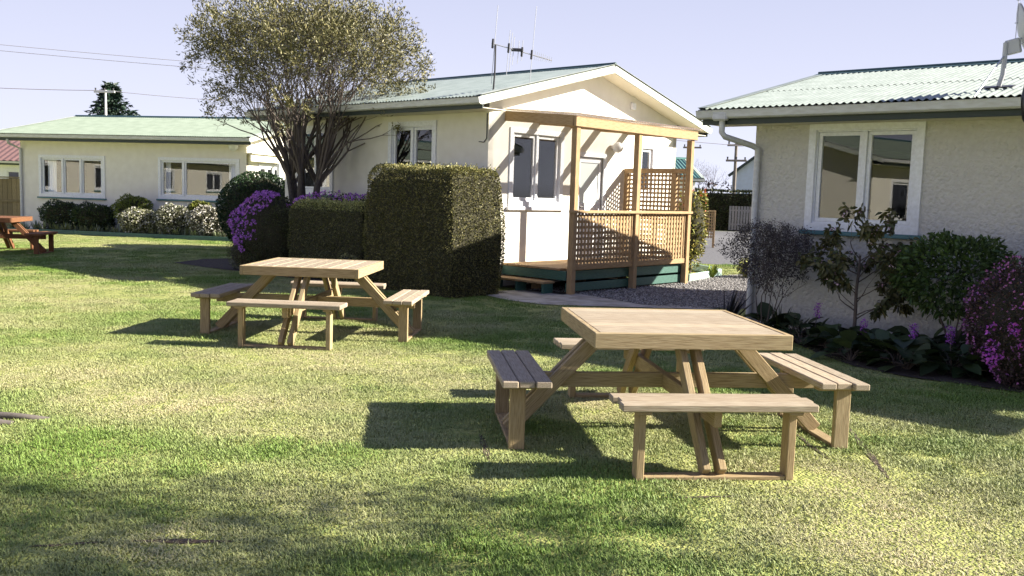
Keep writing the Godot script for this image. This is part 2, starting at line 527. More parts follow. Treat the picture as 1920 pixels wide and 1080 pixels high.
# d: x0,x1 wall ends; zb back wall; h wall height; front/right/left holes; windows; ox0, ox1, oz overhangs; eave, ridge heights; roof, wall materials
func cottage(called: String, label: String, at: Vector3, turn: float, d: Dictionary) -> Node3D:
	var t := thing(called, label, "house", at, turn, d.get("group", ""))
	var x0: float = d.x0
	var x1: float = d.x1
	var zb: float = d.zb
	var h: float = d.h
	var th := 0.12
	var wm: Material = d.wall
	var front := Transform3D(Basis.IDENTITY, Vector3(x0, 0, 0))
	var fh := []
	for w in d.get("front", []):
		fh.append(hole(w[0] - x0, w[1] - x0, w[2], w[3]))
	part("wall", wall_mesh(x1 - x0, h, th, fh), wm, t, front)
	part("dark_lining", wall_mesh(x1 - x0 - 0.26, h - 0.4, 0.01, shifted(fh, -0.13, -0.3)), M.inside, t, Transform3D(Basis.IDENTITY, Vector3(x0 + 0.13, 0.3, -th - 0.003)))  # dark lining added so the room stays dim behind the glass
	for w in d.get("front", []):
		window(t, front, w[0] - x0, w[1] - x0, w[2], w[3], w[4])
	# right end wall: its own x runs from the front corner to the back
	var depth := -zb
	var right := Transform3D(Basis(Vector3.FORWARD, Vector3.UP, Vector3.RIGHT), Vector3(x1, 0, -0.001))
	var rh := []
	for w in d.get("right", []):
		rh.append(hole(w[0], w[1], w[2], w[3]))
	if d.has("door"):
		rh.append([d.door[0] + 0.05, d.door[1] - 0.05, d.door[2], d.door[3] - 0.05])
	part("wall", wall_mesh(depth - 0.002, h, th, rh), d.get("right_wall", wm), t, right)
	var inner := depth - 0.28
	part("dark_lining", wall_mesh(inner, h - 0.4, 0.01, shifted(rh, -0.14, -0.3)), M.inside, t, Transform3D(right.basis, Vector3(x1 - th - 0.003, 0.3, -0.14)))
	for w in d.get("right", []):
		window(t, right, w[0], w[1], w[2], w[3], w[4], false)
		block_turned(t, "sill", Basis.IDENTITY, Vector3(x1 - 0.01, w[2] - 0.06, -w[1] - 0.04), Vector3(x1 + 0.06, w[2] - 0.002, -w[0] + 0.04), M.white)
	var left := Transform3D(Basis(Vector3.BACK, Vector3.UP, Vector3.LEFT), Vector3(x0, 0, zb + 0.001))
	part("wall", wall_mesh(depth - 0.002, h, th, []), wm, t, left)
	block(t, "dark_lining", Vector3(x0 + th + 0.003, 0.3, zb + 0.14), Vector3(x0 + th + 0.013, h - 0.12, -0.14), M.inside, 0.001)
	block(t, "dark_lining", Vector3(x0 + 0.14, 0.3, zb + th + 0.003), Vector3(x1 - 0.14, h - 0.12, zb + th + 0.013), M.inside, 0.001)
	var back := Transform3D(Basis(Vector3.LEFT, Vector3.UP, Vector3.FORWARD), Vector3(x1, 0, zb))
	part("wall", wall_mesh(x1 - x0, h, th, []), wm, t, back)
	block(t, "floor", Vector3(x0 + th + 0.002, 0.1, zb + th + 0.002), Vector3(x1 - th - 0.002, 0.3, -th - 0.002), M.carpet)
	block(t, "ceiling", Vector3(x0 + th + 0.002, h - 0.12, zb + th + 0.002), Vector3(x1 - th - 0.002, h - 0.06, -th - 0.002), M.inside)
	# roof
	var oz: float = d.oz
	var ea: float = d.eave          # top of the sheet at the eave
	var ri: float = d.ridge
	var zr: float = zb * 0.5
	var rx0: float = x0 - d.ox0
	var rx1: float = x1 + d.ox1
	var slope := (ri - ea) / (oz - zr)
	for e in 2:
		if e == 0 and x0 < -50:
			continue
		var gx := x0 if e == 0 else x1
		var g := Geo.new()
		var ya := ea - 0.05 + slope * oz - 0.02
		var top := ri - 0.07
		var sgn := -1.0 if e == 0 else 1.0
		var zf := -0.002
		var A := Vector3(gx, h, zf)
		var B := Vector3(gx, h, zb + 0.002)
		var C := Vector3(gx, ya, zb + 0.002)
		var D := Vector3(gx, top, zr)
		var E2 := Vector3(gx, ya, zf)
		var inn := Vector3(-sgn * th, 0, 0)
		for q in [Vector3.ZERO, inn]:
			var hint := Vector3(sgn, 0, 0) if q == Vector3.ZERO else Vector3(-sgn, 0, 0)
			g.tri(A + q, B + q, C + q, hint)
			g.tri(A + q, C + q, E2 + q, hint)
			g.tri(E2 + q, C + q, D + q, hint)
		g.quad(E2, D, D + inn, E2 + inn, Vector3(0, 1, 1))
		g.quad(C, D, D + inn, C + inn, Vector3(0, 1, -1))
		geo("gable", g, d.get("right_wall", wm) if e == 1 else wm, t)
	var amp: float = d.get("amp", 0.009)
	var pitch: float = d.get("pitch", 0.0762)
	var roof_mat: Material = d.roof
	var rake: float = d.get("rake", 0.0)
	for side in 2:
		var sg := 1.0 if side == 0 else -1.0
		var low := Vector3(0, ea, oz if side == 0 else zb - oz)
		var high := Vector3(0, ri, zr)
		if d.get("laps", false):
			var midp := low.lerp(high, 0.45)
			var midq := low.lerp(high, 0.43) + Vector3(0, 0.006, 0)
			part("roof_sheet", corrugated(rx0, rx1, low, midp, pitch, amp, rake * 0.45), roof_mat, t)
			part("roof_sheet", corrugated(rx0 + rake * 0.43, rx1, midq, high + Vector3(0, 0.004, 0), pitch, amp, rake * 0.57), roof_mat, t)
		else:
			part("roof_sheet", corrugated(rx0, rx1, low, high, pitch, amp), roof_mat, t)
		var fz: float = (oz - 0.06) if side == 0 else (zb - oz + 0.06)
		block(t, "fascia", Vector3(rx0 + 0.03, d.fascia, min(fz, fz - sg * 0.03)), Vector3(rx1 - 0.03, ea - 0.035, max(fz, fz - sg * 0.03)), M.fascia, 0.003)
		gutter(t, rx0 + 0.0, rx1 - d.get("gut", 0.0), ea - 0.125, fz + sg * 0.002, sg)
		var wz := 0.004 if side == 0 else zb - 0.004
		var so0: float = min(wz, fz - sg * 0.032)
		var so1: float = max(wz, fz - sg * 0.032)
		block(t, "soffit", Vector3(rx0 + 0.05, d.fascia + 0.012, so0), Vector3(rx1 - 0.05, d.fascia + 0.024, so1), M.soffit, 0.002)
		for e in 2:
			# barge board along each end of the slope, and the boarded underside of the overhang
			var bx := rx0 + 0.012 if e == 0 else rx1 - 0.012
			var rk := rake if e == 0 else 0.0
			var a := Vector3(bx, ea - 0.075, low.z)
			var b := Vector3(bx + rk, ri - 0.075, zr)
			beam(t, "barge_board", a, b, 0.024, 0.13, d.get("barge", M.barge), Vector3.UP, 0.003)
			var sx0: float = rx0 + 0.03 if e == 0 else x1 + 0.004
			var sx1: float = x0 - 0.004 if e == 0 else rx1 - 0.03
			if sx1 - sx0 > 0.08:
				beam(t, "verge_soffit", Vector3((sx0 + sx1 + rk) * 0.5, ea - 0.11, low.z - sg * 0.1), Vector3((sx0 + sx1 + rk) * 0.5, ri - 0.11 - slope * 0.02, zr + sg * 0.02), sx1 - sx0 - rk, 0.012, M.soffit, Vector3.UP, 0.002)
				beam(t, "verge_flashing", Vector3(bx + (0.04 if e == 0 else -0.04), ea + 0.016, low.z), Vector3(bx + rk + (0.04 if e == 0 else -0.04), ri + 0.016, zr), 0.13, 0.004, d.get("barge", M.barge), Vector3.UP, 0.001)
	var rg := Geo.new()
	for side in 2:
		var sg := 1.0 if side == 0 else -1.0
		var u := Vector3(0, -slope, sg).normalized()
		var nn := Vector3(0, 1, slope * sg).normalized()
		var c0 := Vector3(rx0 + rake - 0.01, ri + 0.02, zr)
		var c1 := Vector3(rx1 + 0.01, ri + 0.02, zr)
		rg.quad(c0, c1, c1 + u * 0.15, c0 + u * 0.15, nn)
		rg.quad(c0 + u * 0.15, c1 + u * 0.15, c1 + u * 0.15 - nn * 0.02, c0 + u * 0.15 - nn * 0.02, u)
		rg.quad(c0 - nn * 0.004, c1 - nn * 0.004, c1 + u * 0.148 - nn * 0.004, c0 + u * 0.148 - nn * 0.004, -nn)
	geo("ridge_cap", rg, d.get("ridge_mat", M.ridge), t)
	rg = Geo.new()
	rg.tube([Vector3(rx0 + rake - 0.01, ri + 0.025, zr), Vector3(rx1 + 0.01, ri + 0.025, zr)], [0.022, 0.022], 8)
	geo("ridge_roll", rg, d.get("ridge_mat", M.ridge), t)
	return t

func pipe(parent: Node, called: String, pts: Array, r: float, m: Material, sides := 10) -> void:
	var g := Geo.new()
	var rr := []
	for p in pts:
		rr.append(r)
	g.tube(pts, rr, sides)
	geo(called, g, m, parent)

# ------------------------------------------------------------------ plants
func rdir() -> Vector3:
	var z := R.randf_range(-1, 1)
	var a := R.randf() * TAU
	var r := sqrt(1.0 - z * z)
	return Vector3(r * cos(a), z, r * sin(a))

func put_leaf(g: Geo, p: Vector3, out: Vector3, spread: float, ln: float, wd: float, ca: Color, cb: Color) -> void:
	var t := (out + rdir() * spread).normalized()
	var s := t.cross(rdir())
	if s.length() < 0.1:
		s = t.cross(Vector3(0.3, 0.9, 0.1))
	s = s.normalized()
	var f := R.randf()
	var j := R.randf_range(0.72, 1.28)
	g.col = Color(lerpf(ca.r, cb.r, f) * j, lerpf(ca.g, cb.g, f) * j, lerpf(ca.b, cb.b, f) * j)
	var z := R.randf_range(0.75, 1.25)
	g.leaf(p, t, s, ln * z, wd * z)

func ball_leaves(g: Geo, c: Vector3, rad: Vector3, count: int, ln: float, wd: float, ca: Color, cb: Color, lumps := 0.18, shell := 0.3, low := 0.02, spread := 0.9) -> void:
	for k in count:
		var d := rdir()
		var r := 1.0 + lumps * noise.get_noise_3dv(d * 95.0 + c * 40.0) - shell * R.randf() * R.randf()
		var p := c + d * rad * r
		if p.y < low:
			continue
		put_leaf(g, p, (d / rad).normalized(), spread, ln, wd, ca, cb)

func round_shrub(called: String, label: String, group: String, at: Vector3, rad: Vector3, cy: float, count: int, ln: float, wd: float, ca: Color, cb: Color, fl := 0, fc := Color(1, 1, 1), fs := 0.03, lumps := 0.18, cat := "shrub", stems := true, fdir := Vector3.ZERO, fmin := -1.0) -> Node3D:
	var t := thing(called, label, cat, at, 0.0, group)
	var g := Geo.new()
	ball_leaves(g, Vector3(0, cy, 0), rad, count, ln, wd, ca, cb, lumps)
	geo("foliage", g, M.leaf, t)
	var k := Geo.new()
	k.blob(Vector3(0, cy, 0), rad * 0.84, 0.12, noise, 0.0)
	geo("dark_core", k, M.core, t)  # solid dark core; its colour gives the depth inside the leaves
	if stems:
		var s := Geo.new()
		for q in 5:
			var a := R.randf() * TAU
			var r0 := Vector3(cos(a), 0, sin(a)) * rad.x * 0.12
			s.tube([r0 - Vector3(0, 0.03, 0), r0 * 1.6 + Vector3(0, cy * 0.5, 0), r0 * 2.6 + Vector3(0, cy, 0)], [0.016, 0.013, 0.008], 5)
		geo("stems", s, M.twig, t)
	if fl > 0:
		var f := Geo.new()
		for q in fl:
			var d := rdir()
			var r := 1.02 + lumps * noise.get_noise_3dv(d * 95.0 + Vector3(0, cy, 0) * 40.0)
			var p := Vector3(0, cy, 0) + d * rad * r
			if p.y < 0.05 or d.dot(fdir) < fmin + 0.5 * noise.get_noise_3dv(p * 160.0):
				continue
			for e in 4:
				put_leaf(f, p, (d + rdir() * 0.6).normalized(), 0.8, fs, fs * 0.6, fc, fc * 1.15)
		geo("flowers", f, M.petal, t).set_meta("kind", "stuff")
	return t

func clipped_hedge(label: String, at: Vector3, turn: float, lo: Vector3, hi: Vector3, rnd: float, per_m2: float, ln: float, ca: Color, cb: Color, taper := 0.0, tip := 1.0) -> Node3D:
	var t := thing("clipped_hedge", label, "hedge", at, turn, "clipped hedges beside the cottage")
	var g := Geo.new()
	var c := (lo + hi) * 0.5
	var h := (hi - lo) * 0.5
	var areas := [h.y * h.z * 4, h.x * h.z * 4, h.x * h.y * 4]
	for f in 3:
		for e in [-1, 1]:
			if f == 1 and e == -1:
				continue
			for k in int(areas[f] * per_m2):
				var q := Vector3(R.randf_range(-1, 1), R.randf_range(-1, 1), R.randf_range(-1, 1))
				q[f] = e
				var p := q * h
				# round the box: pull towards the rounded core
				var core := Vector3(clampf(p.x, -h.x + rnd, h.x - rnd), clampf(p.y, -h.y - 1.0, h.y - rnd), clampf(p.z, -h.z + rnd, h.z - rnd))
				var o := p - core
				var d := o.normalized() if o.length() > 1e-4 else Vector3.UP
				p = core + d * (rnd + 0.05 * noise.get_noise_3dv((p + at) * 55.0) + 0.03 * noise.get_noise_3dv((p + at) * 190.0) - 0.07 * R.randf() * R.randf())
				var yy := (p.y + h.y) / (2.0 * h.y)
				var sc := 1.0 - taper * (absf(yy - 0.42) * absf(yy - 0.42))
				p.x *= sc
				p.z *= sc
				var w := p + c
				if w.y < 0.0:
					continue
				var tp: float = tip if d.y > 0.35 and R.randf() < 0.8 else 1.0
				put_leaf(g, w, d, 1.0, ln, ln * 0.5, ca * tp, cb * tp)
	# loose shoots standing above the cut top
	for k in int(areas[1] * 150):
		var w := c + Vector3(R.randf_range(-0.9, 0.9) * h.x, h.y - 0.03, R.randf_range(-0.9, 0.9) * h.z)
		for q in 3:
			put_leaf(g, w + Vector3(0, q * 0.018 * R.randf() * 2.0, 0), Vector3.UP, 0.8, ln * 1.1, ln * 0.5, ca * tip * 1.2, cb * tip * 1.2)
	geo("foliage", g, M.leaf, t)
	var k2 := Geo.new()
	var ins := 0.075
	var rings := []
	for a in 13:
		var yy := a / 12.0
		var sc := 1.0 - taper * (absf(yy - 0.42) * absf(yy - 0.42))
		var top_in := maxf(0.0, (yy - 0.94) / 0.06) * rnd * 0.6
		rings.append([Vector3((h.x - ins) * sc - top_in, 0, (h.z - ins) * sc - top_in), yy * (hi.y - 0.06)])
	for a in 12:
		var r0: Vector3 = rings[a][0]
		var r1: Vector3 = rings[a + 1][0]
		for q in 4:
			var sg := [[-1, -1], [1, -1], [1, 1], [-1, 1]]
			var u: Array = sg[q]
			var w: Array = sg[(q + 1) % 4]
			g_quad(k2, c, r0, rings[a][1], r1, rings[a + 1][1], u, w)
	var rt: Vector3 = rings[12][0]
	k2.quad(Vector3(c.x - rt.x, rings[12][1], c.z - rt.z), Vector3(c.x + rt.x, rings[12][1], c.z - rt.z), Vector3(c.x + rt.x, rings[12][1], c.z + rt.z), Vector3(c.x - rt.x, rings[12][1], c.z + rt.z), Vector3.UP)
	geo("dark_core", k2, M.core, t)  # solid dark fill, coloured to give depth behind the hedge leaves
	return t

func g_quad(g: Geo, c: Vector3, r0: Vector3, y0: float, r1: Vector3, y1: float, u: Array, w: Array) -> void:
	g.quad(Vector3(c.x + r0.x * u[0], y0, c.z + r0.z * u[1]), Vector3(c.x + r0.x * w[0], y0, c.z + r0.z * w[1]), Vector3(c.x + r1.x * w[0], y1, c.z + r1.z * w[1]), Vector3(c.x + r1.x * u[0], y1, c.z + r1.z * u[1]), Vector3(u[0] + w[0], 0, u[1] + w[1]))

func grow(g: Geo, ends: Array, p: Vector3, d: Vector3, ln: float, rad: float, lvl: int, c: Vector3, er: Vector3, up: float, kids: int) -> void:
	var pts := [p]
	var rs := [rad]
	var q := p
	var dd := d
	for s in 3:
		dd = (dd + rdir() * 0.16 + Vector3(0, up, 0)).normalized()
		q += dd * ln / 3.0
		pts.append(q)
		rs.append(rad * (1.0 - 0.13 * (s + 1)))
	g.tube(pts, rs, 6 if rad > 0.02 else (4 if rad > 0.006 else 3))
	var e := (q - c) / er
	if lvl <= 1:
		for s in 3:
			ends.append([pts[s + 1], dd, lvl])
	if lvl == 0:
		return
	for k in kids:
		var nd := (dd + rdir() * 0.62).normalized()
		var out := ((q - c) / er)
		if out.length() > 0.6:
			nd = (nd - out * 0.12).normalized()
		var l2 := ln * R.randf_range(0.62, 0.86)
		var en := (q + nd * l2 - c) / er
		if en.length() > 1.08:
			l2 *= 0.5
		grow(g, ends, q, nd, l2, rs[3] * 0.66, lvl - 1, c, er, up, kids)
	if e.length() > 3.0:
		return

func vase_tree(label: String, at: Vector3, c: Vector3, er: Vector3, leaves_per: int, sd: int, group := "") -> Node3D:
	R.seed = sd
	var t := thing("spreading_tree", label, "tree", at, 0, group)
	var trunk := Geo.new()
	var br := Geo.new()
	var ends := []
	var n := 7
	var forks := []
	for k in n:
		var a := TAU * k / n + R.randf_range(-0.25, 0.25)
		var o := Vector3(cos(a), 0, sin(a))
		var foot := o * R.randf_range(0.05, 0.15)
		var fork := o * R.randf_range(0.2, 0.5) + Vector3(0, R.randf_range(1.85, 2.3), 0)
		var mid := foot.lerp(fork, 0.5) - o * 0.05
		var r0 := R.randf_range(0.05, 0.085)
		trunk.tube([foot - Vector3(0, 0.05, 0), foot.lerp(mid, 0.5) + rdir() * 0.02, mid, mid.lerp(fork, 0.5) + rdir() * 0.03, fork], [r0 * 1.15, r0, r0 * 0.92, r0 * 0.8, r0 * 0.62], 9)
		forks.append([a, fork, mid, r0])
	var nt := 54
	for k in nt:
		# targets spread evenly over the crown, from its drooping rim to its top
		var f := (k + 0.5) / nt
		var y := lerpf(-0.6, 0.95, f)
		var az := k * 2.39996 + R.randf_range(-0.25, 0.25)
		var rr := sqrt(maxf(0.0, 1.0 - y * y))
		var target := c + Vector3(cos(az) * rr, y, sin(az) * rr) * er * R.randf_range(0.55, 0.9)
		var best := 0
		for q in n:
			if absf(angle_difference(forks[q][0], az)) < absf(angle_difference(forks[best][0], az)):
				best = q
		if R.randf() < 0.35:
			best = R.randi() % n
		var fork: Vector3 = forks[best][1]
		var start: Vector3 = fork - (fork - forks[best][2]) * 0.45 * R.randf()
		var dv: Vector3 = target - start
		grow(br, ends, start, (dv.normalized() + Vector3(0, 0.12, 0)).normalized(), clampf(dv.length() * 0.46, 0.4, 1.1), forks[best][3] * 0.4, 4, c, er, -0.015 if y < 0.0 else 0.02, 3)
	geo("trunk", trunk, M.bark, t)
	geo("branches", br, M.twig, t)
	var lf := Geo.new()
	var ca := Color(0.075, 0.08, 0.032)
	var cb := Color(0.20, 0.18, 0.08)
	for e in ends:
		var q: Vector3 = (e[0] - c) / er
		if q.length() > 1.12:
			continue
		# leaves thin out towards the bare middle and underside
		var dens := clampf(0.3 + 0.35 * q.y + 0.45 * q.length(), 0.12, 1.0)
		for k in leaves_per:
			if R.randf() > dens:
				continue
			put_leaf(lf, e[0] + rdir() * 0.05, (e[1] + Vector3(0, 0.15, 0)).normalized(), 1.0, 0.07, 0.02, ca, cb)
	geo("crown", lf, M.leaf, t)
	print("tree leaves ", lf.v.size() / 4, " branch verts ", br.v.size())
	return t

func conifer(label: String, at: Vector3, h: float, r: float) -> void:
	var t := thing("conifer", label, "tree", at)
	var tr := Geo.new()
	tr.tube([Vector3(0, -0.1, 0), Vector3(0, h * 0.5, 0), Vector3(0, h * 0.98, 0)], [h * 0.022, h * 0.014, 0.02], 8)
	geo("trunk", tr, M.bark, t)
	var g := Geo.new()
	var rows := 26
	for a in rows:
		var f := float(a) / rows
		var y := h * (0.12 + 0.86 * f)
		var rr := r * (1.0 - f) * R.randf_range(0.82, 1.1) + 0.12
		var nb := int(16 - 8 * f)
		for b in nb:
			var w := TAU * (b + R.randf()) / nb
			var o := Vector3(cos(w), 0, sin(w))
			var l := rr * R.randf_range(0.7, 1.12)
			for k in 26:
				var q := R.randf()
				var p := Vector3(0, y, 0) + o * l * q + Vector3(0, -0.22 * l * q + 0.1 * l * q * q * 2.0, 0) + rdir() * 0.16
				put_leaf(g, p, (o + Vector3(0, -0.25, 0)).normalized(), 0.7, 0.34, 0.12, Color(0.012, 0.028, 0.018), Color(0.025, 0.045, 0.03))
	geo("crown", g, M.leaf, t)

# broad leaf with a midrib, for plants close to the camera
func broad_leaf(g: Geo, p: Vector3, t: Vector3, s: Vector3, ln: float, wd: float, droop: float) -> void:
	var nn := s.cross(t).normalized()
	if nn.y < 0:
		nn = -nn
		s = -s
	var prof := [0.12, 0.8, 1.0, 0.78, 0.0]
	var k0 := g.v.size()
	for a in 5:
		var f := a / 4.0
		var m := p + t * ln * f - Vector3(0, droop * ln * f * f, 0)
		var w: float = wd * 0.5 * prof[a]
		for q in [-1.0, 0.0, 1.0]:
			g.v.append(m + s * (w * q) + nn * (absf(q) * w * 0.28))
			g.n.append((nn + s * (-q * 0.3)).normalized())
			g.c.append(g.col)
	for a in 4:
		for q in 2:
			var b := k0 + a * 3 + q
			g.i.append_array(PackedInt32Array([b, b + 3, b + 1, b + 1, b + 3, b + 4]))

func rosette(called: String, label: String, group: String, at: Vector3, size: float, n: int, col_a: Color, col_b: Color, flowers: int, fc: Color) -> void:
	var t := thing(called, label, "plant", at, R.randf() * 360, group)
	var g := Geo.new()
	var st := Geo.new()
	for k in n:
		var w := TAU * k / n * 2.4 + R.randf() * 0.5
		var tilt := R.randf_range(0.25, 1.15)
		var d := Vector3(cos(w) * cos(tilt), sin(tilt), sin(w) * cos(tilt))
		var stalk := d * size * R.randf_range(0.45, 0.75)
		st.tube([Vector3(0, -0.01, 0), stalk * 0.5 + Vector3(0, 0.03, 0), stalk], [0.006, 0.005, 0.004], 4)
		var f := R.randf()
		var j := R.randf_range(0.7, 1.3)
		g.col = Color(lerpf(col_a.r, col_b.r, f) * j, lerpf(col_a.g, col_b.g, f) * j, lerpf(col_a.b, col_b.b, f) * j)
		var flat := (Vector3(d.x, d.y * 0.35, d.z) + rdir() * 0.25).normalized()
		broad_leaf(g, stalk, flat, flat.cross(Vector3.UP + rdir() * 0.4).normalized(), size * R.randf_range(0.55, 0.85), size * R.randf_range(0.4, 0.62), R.randf_range(0.1, 0.5))
	geo("leaves", g, M.leaf, t)
	if flowers > 0:
		var f := Geo.new()
		for k in flowers:
			var b := Vector3(R.randf_range(-0.12, 0.12), size * R.randf_range(1.0, 1.3), R.randf_range(-0.12, 0.12))
			st.tube([Vector3(0, 0, 0), Vector3(b.x * 0.6, b.y * 0.5, b.z * 0.6), b], [0.006, 0.005, 0.004], 5)
			for q in 160:
				var p := b + Vector3(R.randf_range(-1, 1) * 0.034, R.randf_range(-0.1, 0.07), R.randf_range(-1, 1) * 0.034)
				put_leaf(f, p, rdir(), 0.4, 0.016, 0.012, fc, fc * 1.3)
		geo("flowers", f, M.petal, t).set_meta("kind", "stuff")
	geo("stalks", st, M.twig, t)

func strappy(called: String, label: String, group: String, at: Vector3, h: float, n: int, w: float, ca: Color, cb: Color, arch := 0.9, lean := Vector3.ZERO) -> void:
	var t := thing(called, label, "plant", at, 0, group)
	var g := Geo.new()
	for k in n:
		var a := R.randf() * TAU
		var o := Vector3(cos(a), 0, sin(a))
		var l := h * R.randf_range(0.65, 1.15)
		var tilt := R.randf_range(0.1, 0.7)
		var f := R.randf()
		var j := R.randf_range(0.7, 1.3)
		g.col = Color(lerpf(ca.r, cb.r, f) * j, lerpf(ca.g, cb.g, f) * j, lerpf(ca.b, cb.b, f) * j)
		var s := o.cross(Vector3.UP)
		var k0 := g.v.size()
		for q in 6:
			var e := q / 5.0
			var m := o * (0.03 + l * tilt * e) + Vector3(0, l * (e - arch * tilt * e * e), 0) + lean * (l * e)
			var ww := w * 0.5 * (1.0 - e * e * 0.96)
			for z in [-1.0, 1.0]:
				g.v.append(m + s * ww * z)
				g.n.append((Vector3.UP * 0.8 - o * 0.6).normalized())
				g.c.append(g.col)
		for q in 5:
			var b := k0 + q * 2
			g.i.append_array(PackedInt32Array([b, b + 2, b + 1, b + 1, b + 2, b + 3]))
	geo("leaves", g, M.leaf, t)

# ------------------------------------------------------------------ lawn, beds, yard
func inside(p: Vector2, poly: PackedVector2Array) -> bool:
	return Geometry2D.is_point_in_polygon(p, poly)

func sheet(called: String, poly: PackedVector2Array, y: float, m: Material) -> MeshInstance3D:
	var g := Geo.new()
	var ids := Geometry2D.triangulate_polygon(poly)
	for k in ids.size() / 3:
		var q := []
		for e in 3:
			q.append(Vector3(poly[ids[k * 3 + e]].x, y, poly[ids[k * 3 + e]].y))
		g.tri(q[0], q[1], q[2], Vector3.UP)
	return struct(called, g, m)

func to_world(o: Vector3, turn: float, x: float, z: float) -> Vector2:
	var a := deg_to_rad(turn)
	return Vector2(o.x + cos(a) * x + sin(a) * z, o.z - sin(a) * x + cos(a) * z)

func w3(o: Vector3, turn: float, x: float, y: float, z: float) -> Vector3:
	var p := to_world(o, turn, x, z)
	return Vector3(p.x, y, p.y)

func poly_of(o: Vector3, turn: float, pts: Array) -> PackedVector2Array:
	var r := PackedVector2Array()
	for p in pts:
		r.append(to_world(o, turn, p[0], p[1]))
	return r

# how dry the turf is at a place: 0 green, 1 straw; worn spots copied from the photograph
func dryness(p: Vector2) -> float:
	var d := 0.3 + 0.6 * noise.get_noise_2d(p.x * 16.0, p.y * 22.0) + 0.55 * noise.get_noise_2d(p.x * 55.0 + 90.0, p.y * 75.0) + 0.3 * noise.get_noise_2d(p.x * 190.0, p.y * 230.0 + 40.0)
	for s in [[1.9, -3.95, 0.5, 0.55], [1.6, -4.85, 0.75, 0.5], [-2.7, -6.25, 0.6, 0.65], [-4.2, -7.4, 0.8, 0.7], [-1.5, -8.0, 1.3, 0.3], [0.0, -5.0, 0.5, 0.25], [-1.0, -4.9, 0.35, 0.3], [-6.0, -12.0, 2.5, 0.25], [-1.45, -3.95, 0.25, 0.7], [-1.9, -4.05, 0.2, 0.55]]:
		var r: float = Vector2(p.x - s[0], (p.y - s[1]) * 1.0).length() / s[2]
		d += s[3] * exp(-r * r)
	return clampf(d, 0.0, 1.0)

func grass(keep_out: Array) -> void:
	var variants := []
	for q in 4:
		var g := Geo.new()
		for k in 150:
			var a := R.randf() * TAU
			var rr := sqrt(R.randf()) * 0.12
			var p := Vector3(cos(a) * rr, 0, sin(a) * rr)
			var b := R.randf() * TAU
			var o := Vector3(cos(b), 0, sin(b))
			var s := Vector3(-o.z, 0, o.x)
			var h := R.randf_range(0.005, 0.014)
			var l := R.randf_range(0.4, 2.0) * h
			var w := R.randf_range(0.0012, 0.0024)
			var c := R.randf()
			var j := R.randf_range(0.82, 1.2)
			var col := Color(0.93, 1.0, 0.8).lerp(Color(1.35, 1.1, 1.1), c * c) * j
			var k0 := g.v.size()
			var m := p + o * l * 0.4 + Vector3(0, h * 0.65, 0)
			var tip := p + o * l + Vector3(0, h, 0)
			var nn := (Vector3.UP * 0.75 - o * 0.5).normalized()
			for z in [p - s * w, p + s * w, m - s * w * 0.8, m + s * w * 0.8, tip]:
				g.v.append(z)
				g.n.append(nn)
				g.c.append(col)
			g.i.append_array(PackedInt32Array([k0, k0 + 2, k0 + 1, k0 + 1, k0 + 2, k0 + 3, k0 + 2, k0 + 4, k0 + 3]))
		variants.append(g.mesh())
	var placed := [[], [], [], []]
	var z := -2.6
	while z > -29.0:
		var d := -z
		var per := 150.0 if d < 7.5 else (90.0 if d < 12.0 else (42.0 if d < 18.0 else 22.0))
		var big := 1.0 if d < 9.0 else (1.12 if d < 14.0 else 1.35)
		var dz := 0.25
		var x0 := -d * 0.58 - 1.5
		var x1 := d * 0.58 + 1.5
		var n := int((x1 - x0) * dz * per)
		for k in n:
			var p := Vector2(R.randf_range(x0, x1), z - R.randf() * dz)
			var bad := false
			for poly in keep_out:
				if inside(p, poly):
					bad = true
					break
			if bad:
				continue
			var dry := dryness(p)
			if dry > 0.8 and R.randf() < 0.35:
				continue
			var green := Color(0.15, 0.235, 0.052)
			var straw := Color(0.54, 0.465, 0.31)
			var c := green.lerp(straw, dry * 0.8) * R.randf_range(0.94, 1.06)
			var s := big * R.randf_range(0.8, 1.25)
			var hh := s * (1.15 - 0.6 * dry) * (1.0 + 1.1 * pow(R.randf(), 4.0))
			var b := Basis(Vector3.UP, R.randf() * TAU).scaled(Vector3(s, hh, s))
			placed[R.randi() % 4].append([Transform3D(b, Vector3(p.x, 0.0, p.y)), Color(c.r, c.g, c.b)])
		z -= dz
	var total := 0
	var root: MultiMeshInstance3D = null
	for q in 4:
		var mm := MultiMesh.new()
		mm.transform_format = MultiMesh.TRANSFORM_3D
		mm.use_colors = true
		mm.mesh = variants[q]
		mm.instance_count = placed[q].size()
		total += placed[q].size()
		for k in placed[q].size():
			mm.set_instance_transform(k, placed[q][k][0])
			mm.set_instance_color(k, placed[q][k][1])
		var o := MultiMeshInstance3D.new()
		o.name = numbered("grass")
		o.multimesh = mm
		o.material_override = M.blade
		o.set_meta("kind", "stuff")
		o.set_meta("label", "short mown grass with dry straw patches covering the lawn")
		o.set_meta("category", "grass")
		o.set_meta("group", "grass of the lawn")
		add_child(o)
	print("grass clumps ", total)

